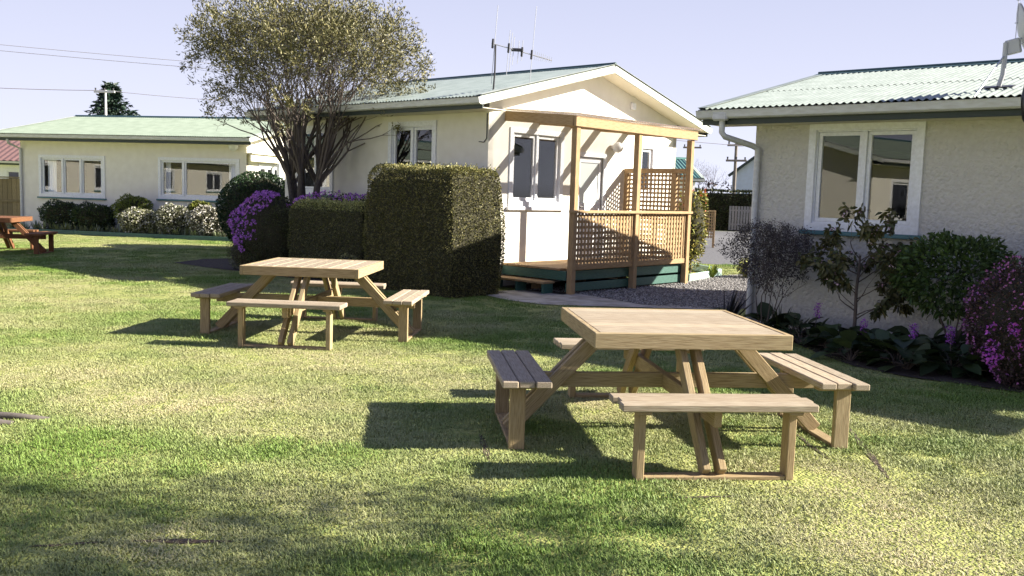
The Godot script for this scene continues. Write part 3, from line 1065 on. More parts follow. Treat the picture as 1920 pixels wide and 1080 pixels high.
func pebbles(poly: PackedVector2Array, count: int) -> void:
	var g := Geo.new()
	g.blob(Vector3.ZERO, Vector3(1, 0.7, 1), 0.5, noise, -2.0)
	var small := Geo.new()
	for k in 8:
		pass
	var o8 := SphereMesh.new()
	o8.radius = 1.0
	o8.height = 1.4
	o8.radial_segments = 6
	o8.rings = 3
	var mm := MultiMesh.new()
	mm.transform_format = MultiMesh.TRANSFORM_3D
	mm.use_colors = true
	mm.mesh = o8
	var lo := poly[0]
	var hi := poly[0]
	for p in poly:
		lo = lo.min(p)
		hi = hi.max(p)
	var spots := []
	while spots.size() < count:
		var p := Vector2(R.randf_range(lo.x, hi.x), R.randf_range(lo.y, hi.y))
		if inside(p, poly):
			spots.append(p)
	mm.instance_count = count
	for k in count:
		var s := R.randf_range(0.006, 0.017)
		mm.set_instance_transform(k, Transform3D(Basis(rdir(), R.randf() * TAU).scaled(Vector3(s, s * 0.8, s)), Vector3(spots[k].x, 0.012 + s * 0.2, spots[k].y)))
		var v := R.randf_range(0.1, 0.36)
		mm.set_instance_color(k, Color(v, v * 0.97, v * 0.96))
	var o := MultiMeshInstance3D.new()
	o.name = "gravel_stones"
	o.multimesh = mm
	o.material_override = M.pebble
	o.set_meta("kind", "stuff")
	o.set_meta("label", "grey loose gravel stones between the porch and the right cottage")
	o.set_meta("category", "gravel")
	add_child(o)

# ------------------------------------------------------------------ porch
func lattice(parent: Node, o: Vector3, ax: Vector3, w: float, h: float, pitch: float, sw: float) -> void:
	# panel in the plane of ax and up, o at its lower start corner; slats in two layers
	var nrm := ax.cross(Vector3.UP)
	var f := Node3D.new()
	f.name = "lattice_panel"
	parent.add_child(f, true)
	var nx := int(round(w / pitch))
	var px := w / nx
	for k in nx:
		var x := (k + 0.5) * px
		beam(f, "upright_slat", o + ax * x + nrm * 0.0055, o + ax * x + Vector3(0, h, 0) + nrm * 0.0055, sw, 0.009, pick("pine"), nrm, 0.001)
	var ny := int(round(h / pitch))
	var py := h / ny
	for k in ny:
		var y := (k + 0.5) * py
		beam(f, "cross_slat", o + Vector3(0, y, 0) - nrm * 0.0055, o + ax * w + Vector3(0, y, 0) - nrm * 0.0055, 0.009, sw, pick("pine"), Vector3.UP, 0.001)

func porch() -> void:
	var t := thing("timber_porch", "pine timber porch with lattice rails, green base boards and clear corrugated roof", "porch", K, HB)
	var zs := [-0.414, -2.085, -3.73]
	var xf := 1.473
	var pw := 0.1
	for z in zs:
		block(t, "post", Vector3(xf - pw, 0, z - pw), Vector3(xf, 2.6, z), pick("pine"), 0.005)
	# deck boards run along the wall
	var nb := 10
	for k in nb:
		var x := 0.01 + k * 0.1385
		if k == nb - 1:
			block(t, "deck_board", Vector3(x, 0.372, -3.62), Vector3(xf - pw - 0.004, 0.405, -0.52), pick("pine"), 0.004)
		else:
			block(t, "deck_board", Vector3(x, 0.372, -3.8), Vector3(x + 0.133, 0.405, -0.385), pick("pine"), 0.004)
	# deck frame and base boards
	block(t, "base_board", Vector3(0.005, 0.22, -0.43), Vector3(xf - pw - 0.004, 0.368, -0.395), M.deck_green)
	for y in [[0.215, 0.368], [0.04, 0.175]]:
		block(t, "base_board", Vector3(xf - pw - 0.045, y[0], -3.8), Vector3(xf - pw - 0.008, y[1], -0.44), M.deck_green)
	block(t, "base_board", Vector3(0.005, 0.02, -3.84), Vector3(xf - pw - 0.004, 0.368, -3.803), M.deck_green)  # far end board, added to close off the light under the deck
	for x in [0.2, 0.8]:
		block(t, "joist", Vector3(x, 0.2, -3.75), Vector3(x + 0.045, 0.368, -0.45), pick("pine"))
	for z in [-0.6, -1.8, -3.0]:
		block(t, "pile", Vector3(0.5, 0, z - 0.1), Vector3(0.62, 0.199, z + 0.02), pick("pine"))
	# step
	block(t, "step_tread", Vector3(0.02, 0.165, -0.39), Vector3(1.16, 0.2, -0.1), pick("pine"), 0.005)
	for x in [0.03, 0.55, 1.1]:
		block(t, "step_side", Vector3(x, 0.0, -0.37), Vector3(x + 0.04, 0.164, -0.13), M.deck_green)
	# rails and lattice
	block(t, "top_rail", Vector3(xf - 0.09, 1.278, zs[2] - 0.12), Vector3(xf + 0.028, 1.323, zs[0] + 0.02), pick("pine"), 0.006)
	for k in 2:
		var za: float = zs[k] - pw - 0.003
		var zb: float = zs[k + 1] + 0.003
		block(t, "bottom_rail", Vector3(xf - 0.07, 0.388, zb), Vector3(xf - 0.025, 0.475, za), pick("pine"))
		block(t, "stile", Vector3(xf - 0.08, 0.476, za - 0.045), Vector3(xf - 0.04, 1.276, za), pick("pine"))
		block(t, "stile", Vector3(xf - 0.08, 0.476, zb), Vector3(xf - 0.04, 1.276, zb + 0.045), pick("pine"))
		lattice(t, Vector3(xf - 0.055, 0.476, za - 0.046), Vector3.FORWARD, za - zb - 0.092, 0.8, 0.088, 0.043)
	# end screen, standing from the wall to the far post
	var ez := -3.78
	for x in [[0.02, 0.09], [1.06, 1.17], [1.365, 1.371]]:
		block(t, "screen_stile", Vector3(x[0], 0.41, ez - 0.03), Vector3(x[1], 2.0, ez + 0.03), pick("pine"))
	block(t, "screen_rail", Vector3(0.02, 2.001, ez - 0.04), Vector3(1.37, 2.09, ez + 0.04), pick("pine"))
	block(t, "screen_rail", Vector3(0.091, 0.41, ez - 0.025), Vector3(1.059, 0.48, ez + 0.025), pick("pine"))
	lattice(t, Vector3(0.092, 0.482, ez), Vector3.RIGHT, 0.966, 1.517, 0.078, 0.036)
	lattice(t, Vector3(1.172, 0.42, ez), Vector3.RIGHT, 0.19, 1.578, 0.078, 0.036)
	# roof frame
	block(t, "front_beam", Vector3(xf - 0.02, 2.601, zs[2] - 0.16), Vector3(xf + 0.03, 2.764, zs[0] + 0.06), pick("pine"), 0.006)
	for z in [zs[0] + 0.03, -1.25, -2.1, -2.95, zs[2] - 0.1]:
		beam(t, "rafter", Vector3(0.01, 2.806, z), Vector3(xf - 0.03, 2.69, z), 0.045, 0.16, pick("pine"))
	var rs := Geo.new()
	# clear corrugated sheets fall from the wall to the front beam; waves run across them along z
	var sheet_mesh := corrugated(0.0, 3.62, Vector3(0, 2.79, 0), Vector3(0, 2.915, -1.56), 0.076, 0.011)
	part("roof_sheet", sheet_mesh, M.poly, t, Transform3D(Basis(Vector3.FORWARD, Vector3.UP, Vector3.RIGHT), Vector3(xf + 0.09, 0, zs[0] + 0.1)))

func door_and_lights(h: Node3D) -> void:
	# right end wall of the middle cottage: own x = distance from the corner
	var right := Transform3D(Basis(Vector3.FORWARD, Vector3.UP, Vector3.RIGHT), Vector3(0, 0, -0.001))
	var g := Geo.new()
	var x0 := 2.28
	var x1 := 3.17
	g.box(Vector3(x0, 0.42, -0.01), Vector3(x0 + 0.08, 2.33, 0.024))
	g.box(Vector3(x1 - 0.08, 0.42, -0.01), Vector3(x1, 2.33, 0.024))
	g.box(Vector3(x0 + 0.08, 2.25, -0.01), Vector3(x1 - 0.08, 2.33, 0.024))
	geo("door_frame", g, M.white, h, right)
	var d := Geo.new()
	var a := x0 + 0.085
	var b := x1 - 0.085
	d.box(Vector3(a, 0.43, -0.07), Vector3(b, 1.42, -0.03))
	d.box(Vector3(a, 1.42, -0.07), Vector3(a + 0.09, 2.24, -0.03))
	d.box(Vector3(b - 0.09, 1.42, -0.07), Vector3(b, 2.24, -0.03))
	d.box(Vector3(a + 0.09, 2.15, -0.07), Vector3(b - 0.09, 2.24, -0.03))
	var dn := geo("door", d, M.white, h, right)
	part("pane", slab(Vector3(b - a - 0.182, 0.728, 0.006), 0.0005), M.frosted, dn, Transform3D(Basis.IDENTITY, Vector3((a + b) * 0.5, 1.785, -0.05)))
	var kb := Geo.new()
	kb.tube([Vector3(a + 0.05, 1.35, -0.03), Vector3(a + 0.05, 1.35, 0.025)], [0.012, 0.012], 8)
	kb.tube([Vector3(a + 0.05, 1.35, 0.02), Vector3(a + 0.15, 1.35, 0.03)], [0.011, 0.009], 8)
	geo("handle", kb, M.dark_metal, dn)
	var font := SystemFont.new()
	font.font_names = PackedStringArray(["Droid Sans"])
	var tm := TextMesh.new()
	tm.text = "63"
	tm.font = font
	tm.font_size = 32
	tm.pixel_size = 0.0031
	tm.depth = 0.004
	part("number", tm, M.ink, dn, Transform3D(Basis.IDENTITY, Vector3(2.77, 1.335, -0.027)))
	# round wall lamp under the porch roof (unlit by day)
	var l := Geo.new()
	l.tube([Vector3(3.36, 2.46, 0.0), Vector3(3.36, 2.46, 0.06)], [0.055, 0.05], 14)
	var ln := geo("wall_lamp", l, M.white, h, right)
	var gl := SphereMesh.new()
	gl.radius = 0.1
	gl.height = 0.2
	part("globe", gl, M.white, ln, Transform3D(Basis.IDENTITY, Vector3(3.36, 2.46, 0.12)))
	# vent box high on the gable
	part("vent", slab(Vector3(0.12, 0.13, 0.06), 0.01), M.white, h, right * Transform3D(Basis.IDENTITY, Vector3(3.93, 3.27, 0.03)))

func tv_antenna() -> void:
	var t := thing("tv_antenna", "tall roof aerial with upright rods on a bent mast at the cottage gable", "antenna", Vector3.ZERO)
	var m0 := Vector3(-0.60, 2.93, -15.0)
	var top := Vector3(-0.375, 3.88, -15.0)
	pipe(t, "mast", [m0 + Vector3(0, -0.02, -0.06), m0 + Vector3(0.05, -0.03, 0), m0 + Vector3(0.17, 0.08, 0), Vector3(-0.39, 3.2, -15.0), Vector3(-0.375, 3.5, -15.0), top], 0.014, M.dark_metal, 8)
	var b0 := Vector3(-0.44, 3.905, -15.0)
	var b1 := Vector3(0.53, 3.70, -15.25)
	pipe(t, "boom", [b0, b1], 0.009, M.metal, 6)
	var dirn := (b1 - b0)
	for r in [[0.05, 0.6, 0.62], [0.28, 0.28, 0.42], [0.32, 0.25, 0.35], [0.36, 0.2, 0.25], [0.44, 0.16, 0.2], [0.5, 0.18, 0.14], [0.67, 0.76, 0.56]]:
		var p: Vector3 = b0 + dirn * r[0]
		var lean := Vector3(0.06, 1, 0).normalized()
		pipe(t, "rod", [p - lean * r[2], p + lean * r[1]], 0.006, M.metal, 5)
	for k in 9:
		var p := b0 + dirn * (0.72 + 0.034 * k)
		pipe(t, "rod", [p - Vector3(0.004, 0.07 - 0.003 * k, 0), p + Vector3(0.004, 0.07 - 0.003 * k, 0)], 0.0035, M.metal, 4)
	for f in [0.02, 0.28, 0.5, 0.66]:
		var p: Vector3 = b0 + dirn * f
		part("clamp", slab(Vector3(0.035, 0.15, 0.04), 0.008), M.dark_metal, t, Transform3D(Basis(Vector3.BACK, -0.06), p))
	part("balun_box", slab(Vector3(0.2, 0.05, 0.05), 0.01), M.dark_metal, t, Transform3D(Basis(Vector3.BACK, -0.02), b0 + dirn * 0.42 + Vector3(0, 0.01, 0)))

func dish() -> void:
	var o := w3(Q, HB, 2.69, 2.815, -0.08)
	var t := thing("satellite_dish", "grey satellite dish seen edge-on, on a braced pole on the pale roof", "satellite dish", o, HB)
	part("foot_plate", slab(Vector3(0.3, 0.012, 0.12), 0.003), M.dark_metal, t, Transform3D(Basis(Vector3.RIGHT, 0.25), Vector3(0, -0.005, 0)))
	pipe(t, "pole", [Vector3(0, 0, 0), Vector3(0.03, 0.12, 0), Vector3(0.035, 0.25, 0), Vector3(0.035, 0.44, 0)], 0.025, M.dish, 10)
	pipe(t, "brace", [Vector3(-0.01, -0.185, 0.76), Vector3(0.03, 0.3, 0.02)], 0.01, M.metal, 6)
	part("bracket", slab(Vector3(0.14, 0.15, 0.06), 0.01), M.dish, t, Transform3D(Basis(Vector3.BACK, 0.2), Vector3(0.1, 0.4, -0.03)))
	var g := Geo.new()
	# shallow bowl facing right and up
	var ax := Vector3(0.86, 0.25, -0.32).normalized()
	var ux := ax.cross(Vector3.UP).normalized()
	var uy := ux.cross(ax).normalized()
	var c := Vector3(0.13, 0.56, -0.08)
	var k0 := 0
	for face in 2:
		k0 = g.v.size()
		for a in 7:
			for b in 24:
				var r := 0.28 * a / 6.0
				var w := TAU * b / 24
				var p := c + (ux * cos(w) * 0.9 + uy * sin(w)) * r + ax * (r * r * 0.75 - 0.012 * face)
				var nn := (ax - (ux * cos(w) + uy * sin(w)) * r * 1.5).normalized() * (1.0 if face == 0 else -1.0)
				g.smooth_vert(p, nn)
		for a in 6:
			for b in 24:
				var p0 := k0 + a * 24 + b
				var p1 := k0 + a * 24 + (b + 1) % 24
				if face == 0:
					g.i.append_array(PackedInt32Array([p0, p0 + 24, p1, p1, p0 + 24, p1 + 24]))
				else:
					g.i.append_array(PackedInt32Array([p0, p1, p0 + 24, p1, p1 + 24, p0 + 24]))
	geo("bowl", g, M.dish, t)
	pipe(t, "feed_arm", [c - uy * 0.3 + ax * 0.07, c - uy * 0.22 + ax * 0.42], 0.012, M.dish, 6)
	# small grid aerial further along the same ridge
	var t2 := thing("grid_aerial", "thin wire aerial beside the dish at the right edge of the roof", "antenna", w3(Q, HB, 2.95, 2.83, -0.1), HB)
	pipe(t2, "mast", [Vector3(0, 0, 0), Vector3(0, 0.95, 0)], 0.014, M.dark_metal, 8)
	for y in [0.85, 0.62, 0.4]:
		pipe(t2, "bar", [Vector3(-0.16, y, 0.0), Vector3(0.3, y + 0.03, 0)], 0.006, M.metal, 5)
	for x in [-0.14, -0.03, 0.08, 0.19]:
		pipe(t2, "rod", [Vector3(x, 0.36, 0.012), Vector3(x, 0.88, 0.012)], 0.004, M.metal, 5)

func curtain(label: String, o: Vector3, turn: float, x0: float, x1: float, y0: float, y1: float, z: float) -> void:
	var t := thing("curtain", label, "curtain", w3(o, turn, (x0 + x1) * 0.5, y0, z), turn, "pale curtains in the far cottage windows")
	var g := Geo.new()
	var w := (x1 - x0)
	var n := int(max(16.0, w / 0.012))
	for face in 2:
		var k0 := g.v.size()
		for k in n + 1:
			var x := -w * 0.5 + w * k / n
			var ph := x / 0.075 * TAU
			var zz := 0.018 * sin(ph) + 0.006 * sin(ph * 2.3) - 0.002 * face
			var nn := Vector3(-0.018 * cos(ph) * TAU / 0.075, 0, 1).normalized() * (1.0 if face == 0 else -1.0)
			g.smooth_vert(Vector3(x, 0, zz), nn)
			g.smooth_vert(Vector3(x, y1 - y0, zz), nn)
		for k in n:
			var a := k0 + k * 2
			if face == 0:
				g.i.append_array(PackedInt32Array([a, a + 1, a + 2, a + 2, a + 1, a + 3]))
			else:
				g.i.append_array(PackedInt32Array([a, a + 2, a + 1, a + 2, a + 3, a + 1]))
	geo("cloth", g, M.curtain, t)

func utility_pole(label: String, at: Vector3, h: float, r: float, arms: Array, m: Material) -> void:
	var t := thing("utility_pole", label, "power pole", at, 0, "power poles behind the houses")
	var g := Geo.new()
	g.tube([Vector3(0, -0.1, 0), Vector3(0, h, 0)], [r, r * 0.75], 8)
	geo("pole", g, m, t)
	for a in arms:
		beam(t, "crossarm", Vector3(-a[1], a[0], r + 0.05), Vector3(a[1], a[0] + 0.02, r + 0.05), 0.09, 0.11, m)
		for x in [-0.85, 0.0, 0.85]:
			var ins := Geo.new()
			ins.tube([Vector3(a[1] * x, a[0] + 0.06, r + 0.05), Vector3(a[1] * x, a[0] + 0.2, r + 0.05)], [0.035, 0.05], 6)
			geo("insulator", ins, M.dark_metal, t)

func wire(label: String, a: Vector3, b: Vector3, sag: float, r: float) -> void:
	var g := Geo.new()
	var pts := []
	var rr := []
	for k in 13:
		var f := k / 12.0
		pts.append(a.lerp(b, f) - Vector3(0, sag * 4.0 * f * (1.0 - f), 0))
		rr.append(r)
	g.tube(pts, rr, 4)
	var o := geo(numbered("power_line"), g, M.wire, self)
	o.set_meta("label", label)
	o.set_meta("category", "wire")
	o.set_meta("group", "power lines")

# ------------------------------------------------------------------ scene
func _ready() -> void:
	# camera
	var cam := Camera3D.new()
	cam.name = "camera"
	add_child(cam)
	cam.position = Vector3(0, 1.555, 0)
	cam.basis = Basis(Vector3.RIGHT, deg_to_rad(-5.823)) * Basis(Vector3.BACK, deg_to_rad(1.734))
	cam.fov = 34.46
	cam.near = 0.05
	cam.far = 400.0
	cam.current = true
	# sky and light
	var env := Environment.new()
	env.background_mode = Environment.BG_SKY
	var sky := Sky.new()
	var ps := ProceduralSkyMaterial.new()
	ps.sky_top_color = lin(0.055, 0.072, 0.16)
	ps.sky_horizon_color = lin(0.262, 0.27, 0.32)
	ps.sky_curve = 0.3
	ps.ground_bottom_color = Color(0.30, 0.30, 0.24)
	ps.ground_horizon_color = Color(0.5, 0.5, 0.5)
	ps.sky_energy_multiplier = 1.0
	sky.sky_material = ps
	env.sky = sky
	env.tonemap_mode = Environment.TONE_MAPPER_LINEAR
	env.tonemap_exposure = 3.6
	env.sdfgi_enabled = true
	env.ssao_enabled = true
	env.ssil_enabled = true
	var we := WorldEnvironment.new()
	we.name = "world_environment"
	we.environment = env
	add_child(we)
	var sun := DirectionalLight3D.new()
	sun.name = "sun"
	add_child(sun)
	sun.basis = Basis.looking_at(Vector3(-0.88, -0.473, -0.02), Vector3.UP)
	sun.light_energy = 1.6
	sun.light_color = Color(1.0, 0.965, 0.9)
	sun.light_angular_distance = 0.5
	sun.shadow_enabled = true

	R.seed = 20240611
	noise.seed = 11
	noise.frequency = 0.01
	materials()
	M.wire = mat(lin(0.3, 0.28, 0.32), 0.6)

	# ---------------- ground
	var gnd := Geo.new()
	gnd.quad(Vector3(-220, 0, 40), Vector3(220, 0, 40), Vector3(220, 0, -320), Vector3(-220, 0, -320), Vector3.UP)
	struct("ground", gnd, M.turf)
	var path := PackedVector2Array([Vector2(-0.62, -14.35), Vector2(-0.05, -13.4), Vector2(0.41, -13.02), Vector2(1.11, -12.98), Vector2(2.9, -13.02), Vector2(2.6, -13.35), Vector2(1.91, -13.31), Vector2(1.47, -13.94), Vector2(1.02, -14.63), Vector2(0.3, -14.95)])
	var yard := PackedVector2Array([Vector2(0.2, -14.9), Vector2(1.02, -14.6), Vector2(1.47, -13.94), Vector2(1.91, -13.31), Vector2(2.6, -13.1), Vector2(3.6, -13.3), Vector2(7.0, -18.6), Vector2(5.1, -19.6), Vector2(4.2, -18.9), Vector2(3.3, -17.6), Vector2(1.6, -16.6)])
	var drive := PackedVector2Array([Vector2(3.6, -22.6), Vector2(9.0, -21.2), Vector2(15.0, -34.0), Vector2(14.0, -46.0), Vector2(7.6, -46.0), Vector2(7.6, -38.0), Vector2(4.4, -27.5)])
	sheet("gravel_yard", yard, 0.006, M.gravel)
	sheet("concrete_path", path, 0.012, M.concrete)
	sheet("driveway", drive, 0.006, M.asphalt)
	var bed_c := poly_of(Q, HB, [[-0.15, 0.0], [-0.2, 0.35], [0.3, 0.6], [1.0, 0.85], [1.65, 1.49], [2.14, 1.86], [2.68, 2.0], [3.13, 1.97], [4.2, 1.9], [7.2, 1.5], [7.2, 0.0]])
	var bed_b := poly_of(K, HB, [[0.72, 0.2], [0.72, 1.5], [-1.2, 1.62], [-3.5, 1.75], [-5.5, 1.9], [-6.6, 1.9], [-7.2, 0.9], [-7.0, 0.0], [-0.2, 0.0]])
	var bed_a := poly_of(AO, ABEAR, [[0.3, 0.0], [0.3, 1.35], [7.6, 1.35], [9.6, 1.2], [9.6, 0.0]])
	sheet("soil_bed", bed_c, 0.012, M.soil)
	sheet("soil_bed", bed_b, 0.012, M.soil)
	sheet("soil_bed", bed_a, 0.012, M.soil)
	var strips := []
	for w in [[2.38, -6.38, 2.18, -5.16, 0.022], [1.94, -6.15, 1.96, -5.52, 0.018], [-1.62, -3.9, -1.18, -3.93, 0.024], [-2.02, -3.8, -1.72, -3.88, 0.018], [-0.18, -5.9, -0.1, -5.25, 0.022], [0.8, -4.7, 1.28, -4.77, 0.014]]:
		var pa := Vector2(w[0], w[1])
		var pb := Vector2(w[2], w[3])
		var nn := (pb - pa).orthogonal().normalized()
		var poly := PackedVector2Array()
		for k in 9:
			poly.append(pa.lerp(pb, k / 8.0) + nn * (w[4] * sin(PI * (k + 0.4) / 8.8) * R.randf_range(0.5, 1.3)))
		for k in range(8, -1, -1):
			poly.append(pa.lerp(pb, k / 8.0) - nn * (w[4] * sin(PI * (k + 0.4) / 8.8) * R.randf_range(0.5, 1.3)))
		sheet("worn_strip", poly, 0.004, M.bare)
		strips.append(Geometry2D.offset_polygon(poly, 0.035)[0])
	var house_b := poly_of(K, HB, [[-5.65, 0], [0, 0], [0, -5.54], [-5.65, -5.54]])
	var house_c := poly_of(Q, HB, [[0, 0], [7, 0], [7, -5.6], [0, -5.6]])
	var deck := poly_of(K, HB, [[0, -0.3], [1.4, -0.3], [1.4, -3.8], [0, -3.8]])
	sheet("soil_bed", deck, 0.016, M.soil)  # dark sheet added so the gap below the deck looks black
	pebbles(yard, 16000)

	# ---------------- the three cottages
	var hb := cottage("cottage", "cream cottage with green gable roof behind the timber porch", K, HB, {
		"x0": -5.65, "x1": 0.0, "zb": -5.54, "h": 2.86, "wall": M.cream, "roof": M.roof_blue,
		"front": [[-2.45, -1.21, 1.33, 2.74, [0.5]], [-5.2, -4.06, 1.42, 2.74, [0.5]]],
		"right": [[0.5, 1.9, 1.34, 2.64, [0.5]], [4.22, 4.78, 1.55, 2.59, []]],
		"door": [2.28, 3.17, 0.42, 2.33],
		"ox0": 0.42, "ox1": 0.42, "oz": 0.62, "eave": 3.02, "ridge": 3.88, "fascia": 2.83, "group": "low cottages around the lawn"})
	door_and_lights(hb)
	pipe(hb, "flue", [Vector3(0.0, 2.9, -4.4) + Vector3(-0.6, 0, 0), Vector3(-0.6, 3.95, -4.4)], 0.07, M.flue, 12)
	# small meter wire down the corner
	pipe(hb, "cable", [Vector3(-0.03, 2.82, 0.012), Vector3(-0.03, 2.42, 0.012), Vector3(-0.09, 2.36, 0.012), Vector3(-0.2, 2.37, 0.012)], 0.008, M.dark_metal, 6)
	porch()
	var hc := cottage("cottage", "cream roughcast cottage at the right with pale corrugated roof and white gutter", Q, HB, {
		"x0": 0.0, "x1": 7.0, "zb": -5.56, "h": 2.5, "wall": M.roughcast, "roof": M.roof_pale, "barge": M.roof_pale,
		"front": [[0.7, 2.02, 1.23, 2.48, [0.5]]],
		"ox0": 0.5, "ox1": 0.5, "oz": 0.55, "eave": 2.645, "ridge": 3.43, "fascia": 2.455, "laps": true, "pitch": 0.079, "amp": 0.011, "gut": 4.42, "group": "low cottages around the lawn"})
	# downpipe at the left corner
	pipe(hc, "downpipe", [Vector3(-0.18, 2.53, 0.52), Vector3(-0.18, 2.36, 0.52), Vector3(-0.15, 2.31, 0.49), Vector3(0.02, 2.22, 0.1), Vector3(0.06, 2.18, 0.055), Vector3(0.06, 2.09, 0.05), Vector3(0.06, 0.02, 0.05)], 0.036, M.gutter, 12)
	part("outlet", slab(Vector3(0.2, 0.11, 0.09), 0.02), M.gutter, hc, Transform3D(Basis.IDENTITY, Vector3(-0.18, 2.55, 0.56)))
	pipe(hc, "overflow_pipe", [Vector3(3.12, 2.95, 0.45), Vector3(3.1, 2.62, 0.57), Vector3(3.12, 2.42, 0.56), Vector3(3.2, 2.2, 0.1), Vector3(3.2, 0.05, 0.06)], 0.028, M.dark_metal, 8)
	gutter(hc, 3.16, 7.5, 2.52, 0.492, 1.0)
	var ha := cottage("cottage", "long cream cottage across the lawn with green roof and flower bed", AO, ABEAR, {
		"x0": 0.0, "x1": 7.55, "zb": -7.0, "h": 2.74, "wall": M.cream, "roof": M.roof_green,
		"front": [[0.65, 2.93, 1.03, 2.29, [0.35, 0.65]], [4.71, 7.33, 1.08, 2.3, [0.3]]],
		"right": [[0.7, 2.2, 1.2, 2.2, [0.33, 0.66]], [2.7, 4.2, 1.2, 2.2, [0.33, 0.66]]],
		"ox0": 0.75, "ox1": 0.42, "oz": 0.55, "eave": 2.89, "ridge": 3.72, "fascia": 2.68, "group": "low cottages around the lawn"})
	pipe(ha, "downpipe", [Vector3(-0.02, 2.72, 0.5), Vector3(-0.02, 2.6, 0.45), Vector3(0.05, 2.45, 0.05), Vector3(0.05, 0.02, 0.05)], 0.04, M.gutter, 8)
	beam(ha, "side_beam", Vector3(7.75, 2.34, 0.15), Vector3(7.75, 2.34, -4.6), 0.05, 0.2, M.soffit)
	for z in [-1.6, -3.2, -4.55]:
		block(ha, "side_post", Vector3(7.7, 0, z - 0.05), Vector3(7.8, 2.235, z + 0.05), M.white)
	block(ha, "side_roof", Vector3(7.56, 2.45, -4.65), Vector3(7.85, 2.48, 0.2), M.soffit)
	var lampg := SphereMesh.new()
	lampg.radius = 0.14
	lampg.height = 0.28
	part("wall_lamp", lampg, M.white, ha, Transform3D(Basis.IDENTITY, Vector3(7.2, 2.66, 0.12)))
	curtain("pale curtain at the left of the three-light window", AO, ABEAR, 0.78, 1.12, 1.12, 2.18, -0.2)
	curtain("pale curtain at the right of the three-light window", AO, ABEAR, 2.62, 2.82, 1.12, 2.18, -0.2)
	curtain("narrow curtain at the left of the wide window", AO, ABEAR, 4.82, 5.0, 1.16, 2.2, -0.2)
	curtain("pale curtain at the right of the wide window", AO, ABEAR, 6.88, 7.2, 1.16, 2.2, -0.2)
	# a fourth unit stands left of the frame; it shows only as a reflection in the right cottage's window
	cottage("cottage", "cream cottage left of the view, mirrored in the right cottage window", Vector3(-13.5, 0, 0.5), 58.0, {
		"x0": -4.0, "x1": 4.0, "zb": -6.0, "h": 2.7, "wall": M.cream, "roof": M.roof_green,
		"front": [[-3.2, -1.4, 1.1, 2.3, [0.5]], [0.8, 3.0, 1.1, 2.3, [0.5]]],
		"ox0": 0.5, "ox1": 0.5, "oz": 0.6, "eave": 2.85, "ridge": 3.8, "fascia": 2.65, "group": "low cottages around the lawn"})
	cottage("cottage", "cream cottage far left of the view, mirrored in the far cottage windows", Vector3(-27.0, 0, -13.0), 70.0, {
		"x0": -12.0, "x1": 12.0, "zb": -6.0, "h": 2.7, "wall": M.cream, "roof": M.roof_green,
		"front": [[-10.5, -8.2, 1.1, 2.3, [0.5]], [7.5, 9.8, 1.1, 2.3, [0.5]], [-4.0, -2.0, 1.1, 2.3, [0.5]], [-0.6, 1.2, 1.1, 2.3, [0.5]], [2.4, 4.2, 1.1, 2.3, [0.5]]],
		"ox0": 0.5, "ox1": 0.5, "oz": 0.6, "eave": 2.85, "ridge": 3.8, "fascia": 2.65, "group": "low cottages around the lawn"})
	tv_antenna()
	dish()

	# ---------------- picnic tables
	picnic_table("nearest square pine picnic table, in front of the right cottage", Vector3(1.035, 0, -6.103), 6.672)
	picnic_table("square pine picnic table in front of the big clipped hedge", Vector3(-2.107, 0, -9.902), -3.68 + 90.0)
	picnic_table("reddish brown picnic table far away at the left edge of the lawn", Vector3(-10.87, 0, -19.3), 7.7, "red_wood", "red_wood")

	# ---------------- hedges and shrubs by the middle cottage
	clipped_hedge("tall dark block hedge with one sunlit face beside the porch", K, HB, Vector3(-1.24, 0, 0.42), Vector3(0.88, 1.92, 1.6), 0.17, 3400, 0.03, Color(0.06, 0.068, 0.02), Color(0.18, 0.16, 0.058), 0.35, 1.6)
	clipped_hedge("low clipped hedge with paler coloured top leaves behind the second table", K, HB, Vector3(-3.45, 0, 0.75), Vector3(-1.3, 1.33, 1.5), 0.22, 3000, 0.03, Color(0.045, 0.055, 0.018), Color(0.13, 0.125, 0.05), 0.1, 3.2)  # top leaves coloured paler in place of sun that cannot reach them
	var pt := w3(K, HB, -4.2, 0, 1.15)
	round_shrub("flowering_shrub", "purple flowered shrub at the left end of the low hedge", "", pt, Vector3(0.75, 0.72, 0.62), 0.72, 9000, 0.035, 0.018, Color(0.03, 0.045, 0.015), Color(0.06, 0.07, 0.025), 2600, Color(0.42, 0.17, 0.56), 0.04, 0.25, "shrub", true, Vector3(-0.85, 0.42, 0.3), 0.42)
	var pb := w3(K, HB, -2.9, 0, 0.5)
	round_shrub("flowering_shrub", "purple flowered shrub behind the low hedge under the tree", "", pb, Vector3(1.3, 0.62, 0.35), 0.86, 7000, 0.035, 0.018, Color(0.03, 0.045, 0.015), Color(0.06, 0.07, 0.025), 1500, Color(0.42, 0.17, 0.56), 0.04, 0.2, "shrub", true, Vector3(0, 1, 0.1), 0.6)
	round_shrub("rounded_bush", "big dark green rounded bush in front of the far cottage window", "", Vector3(-6.17, 0, -22.5), Vector3(0.95, 0.98, 0.9), 0.93, 20000, 0.05, 0.028, Color(0.012, 0.032, 0.01), Color(0.03, 0.06, 0.018), 0, Color(1, 1, 1), 0.03, 0.08)
	round_shrub("low_bush", "small yellow green bush at the foot of the purple shrub", "", w3(K, HB, -4.75, 0, 1.35), Vector3(0.42, 0.4, 0.4), 0.3, 2500, 0.035, 0.016, Color(0.06, 0.08, 0.025), Color(0.12, 0.13, 0.05))
	round_shrub("low_bush", "small pale bush in the gap between the two hedges", "", w3(K, HB, -1.36, 0, 1.72), Vector3(0.2, 0.25, 0.18), 0.26, 900, 0.035, 0.018, Color(0.12, 0.13, 0.05), Color(0.22, 0.21, 0.1))
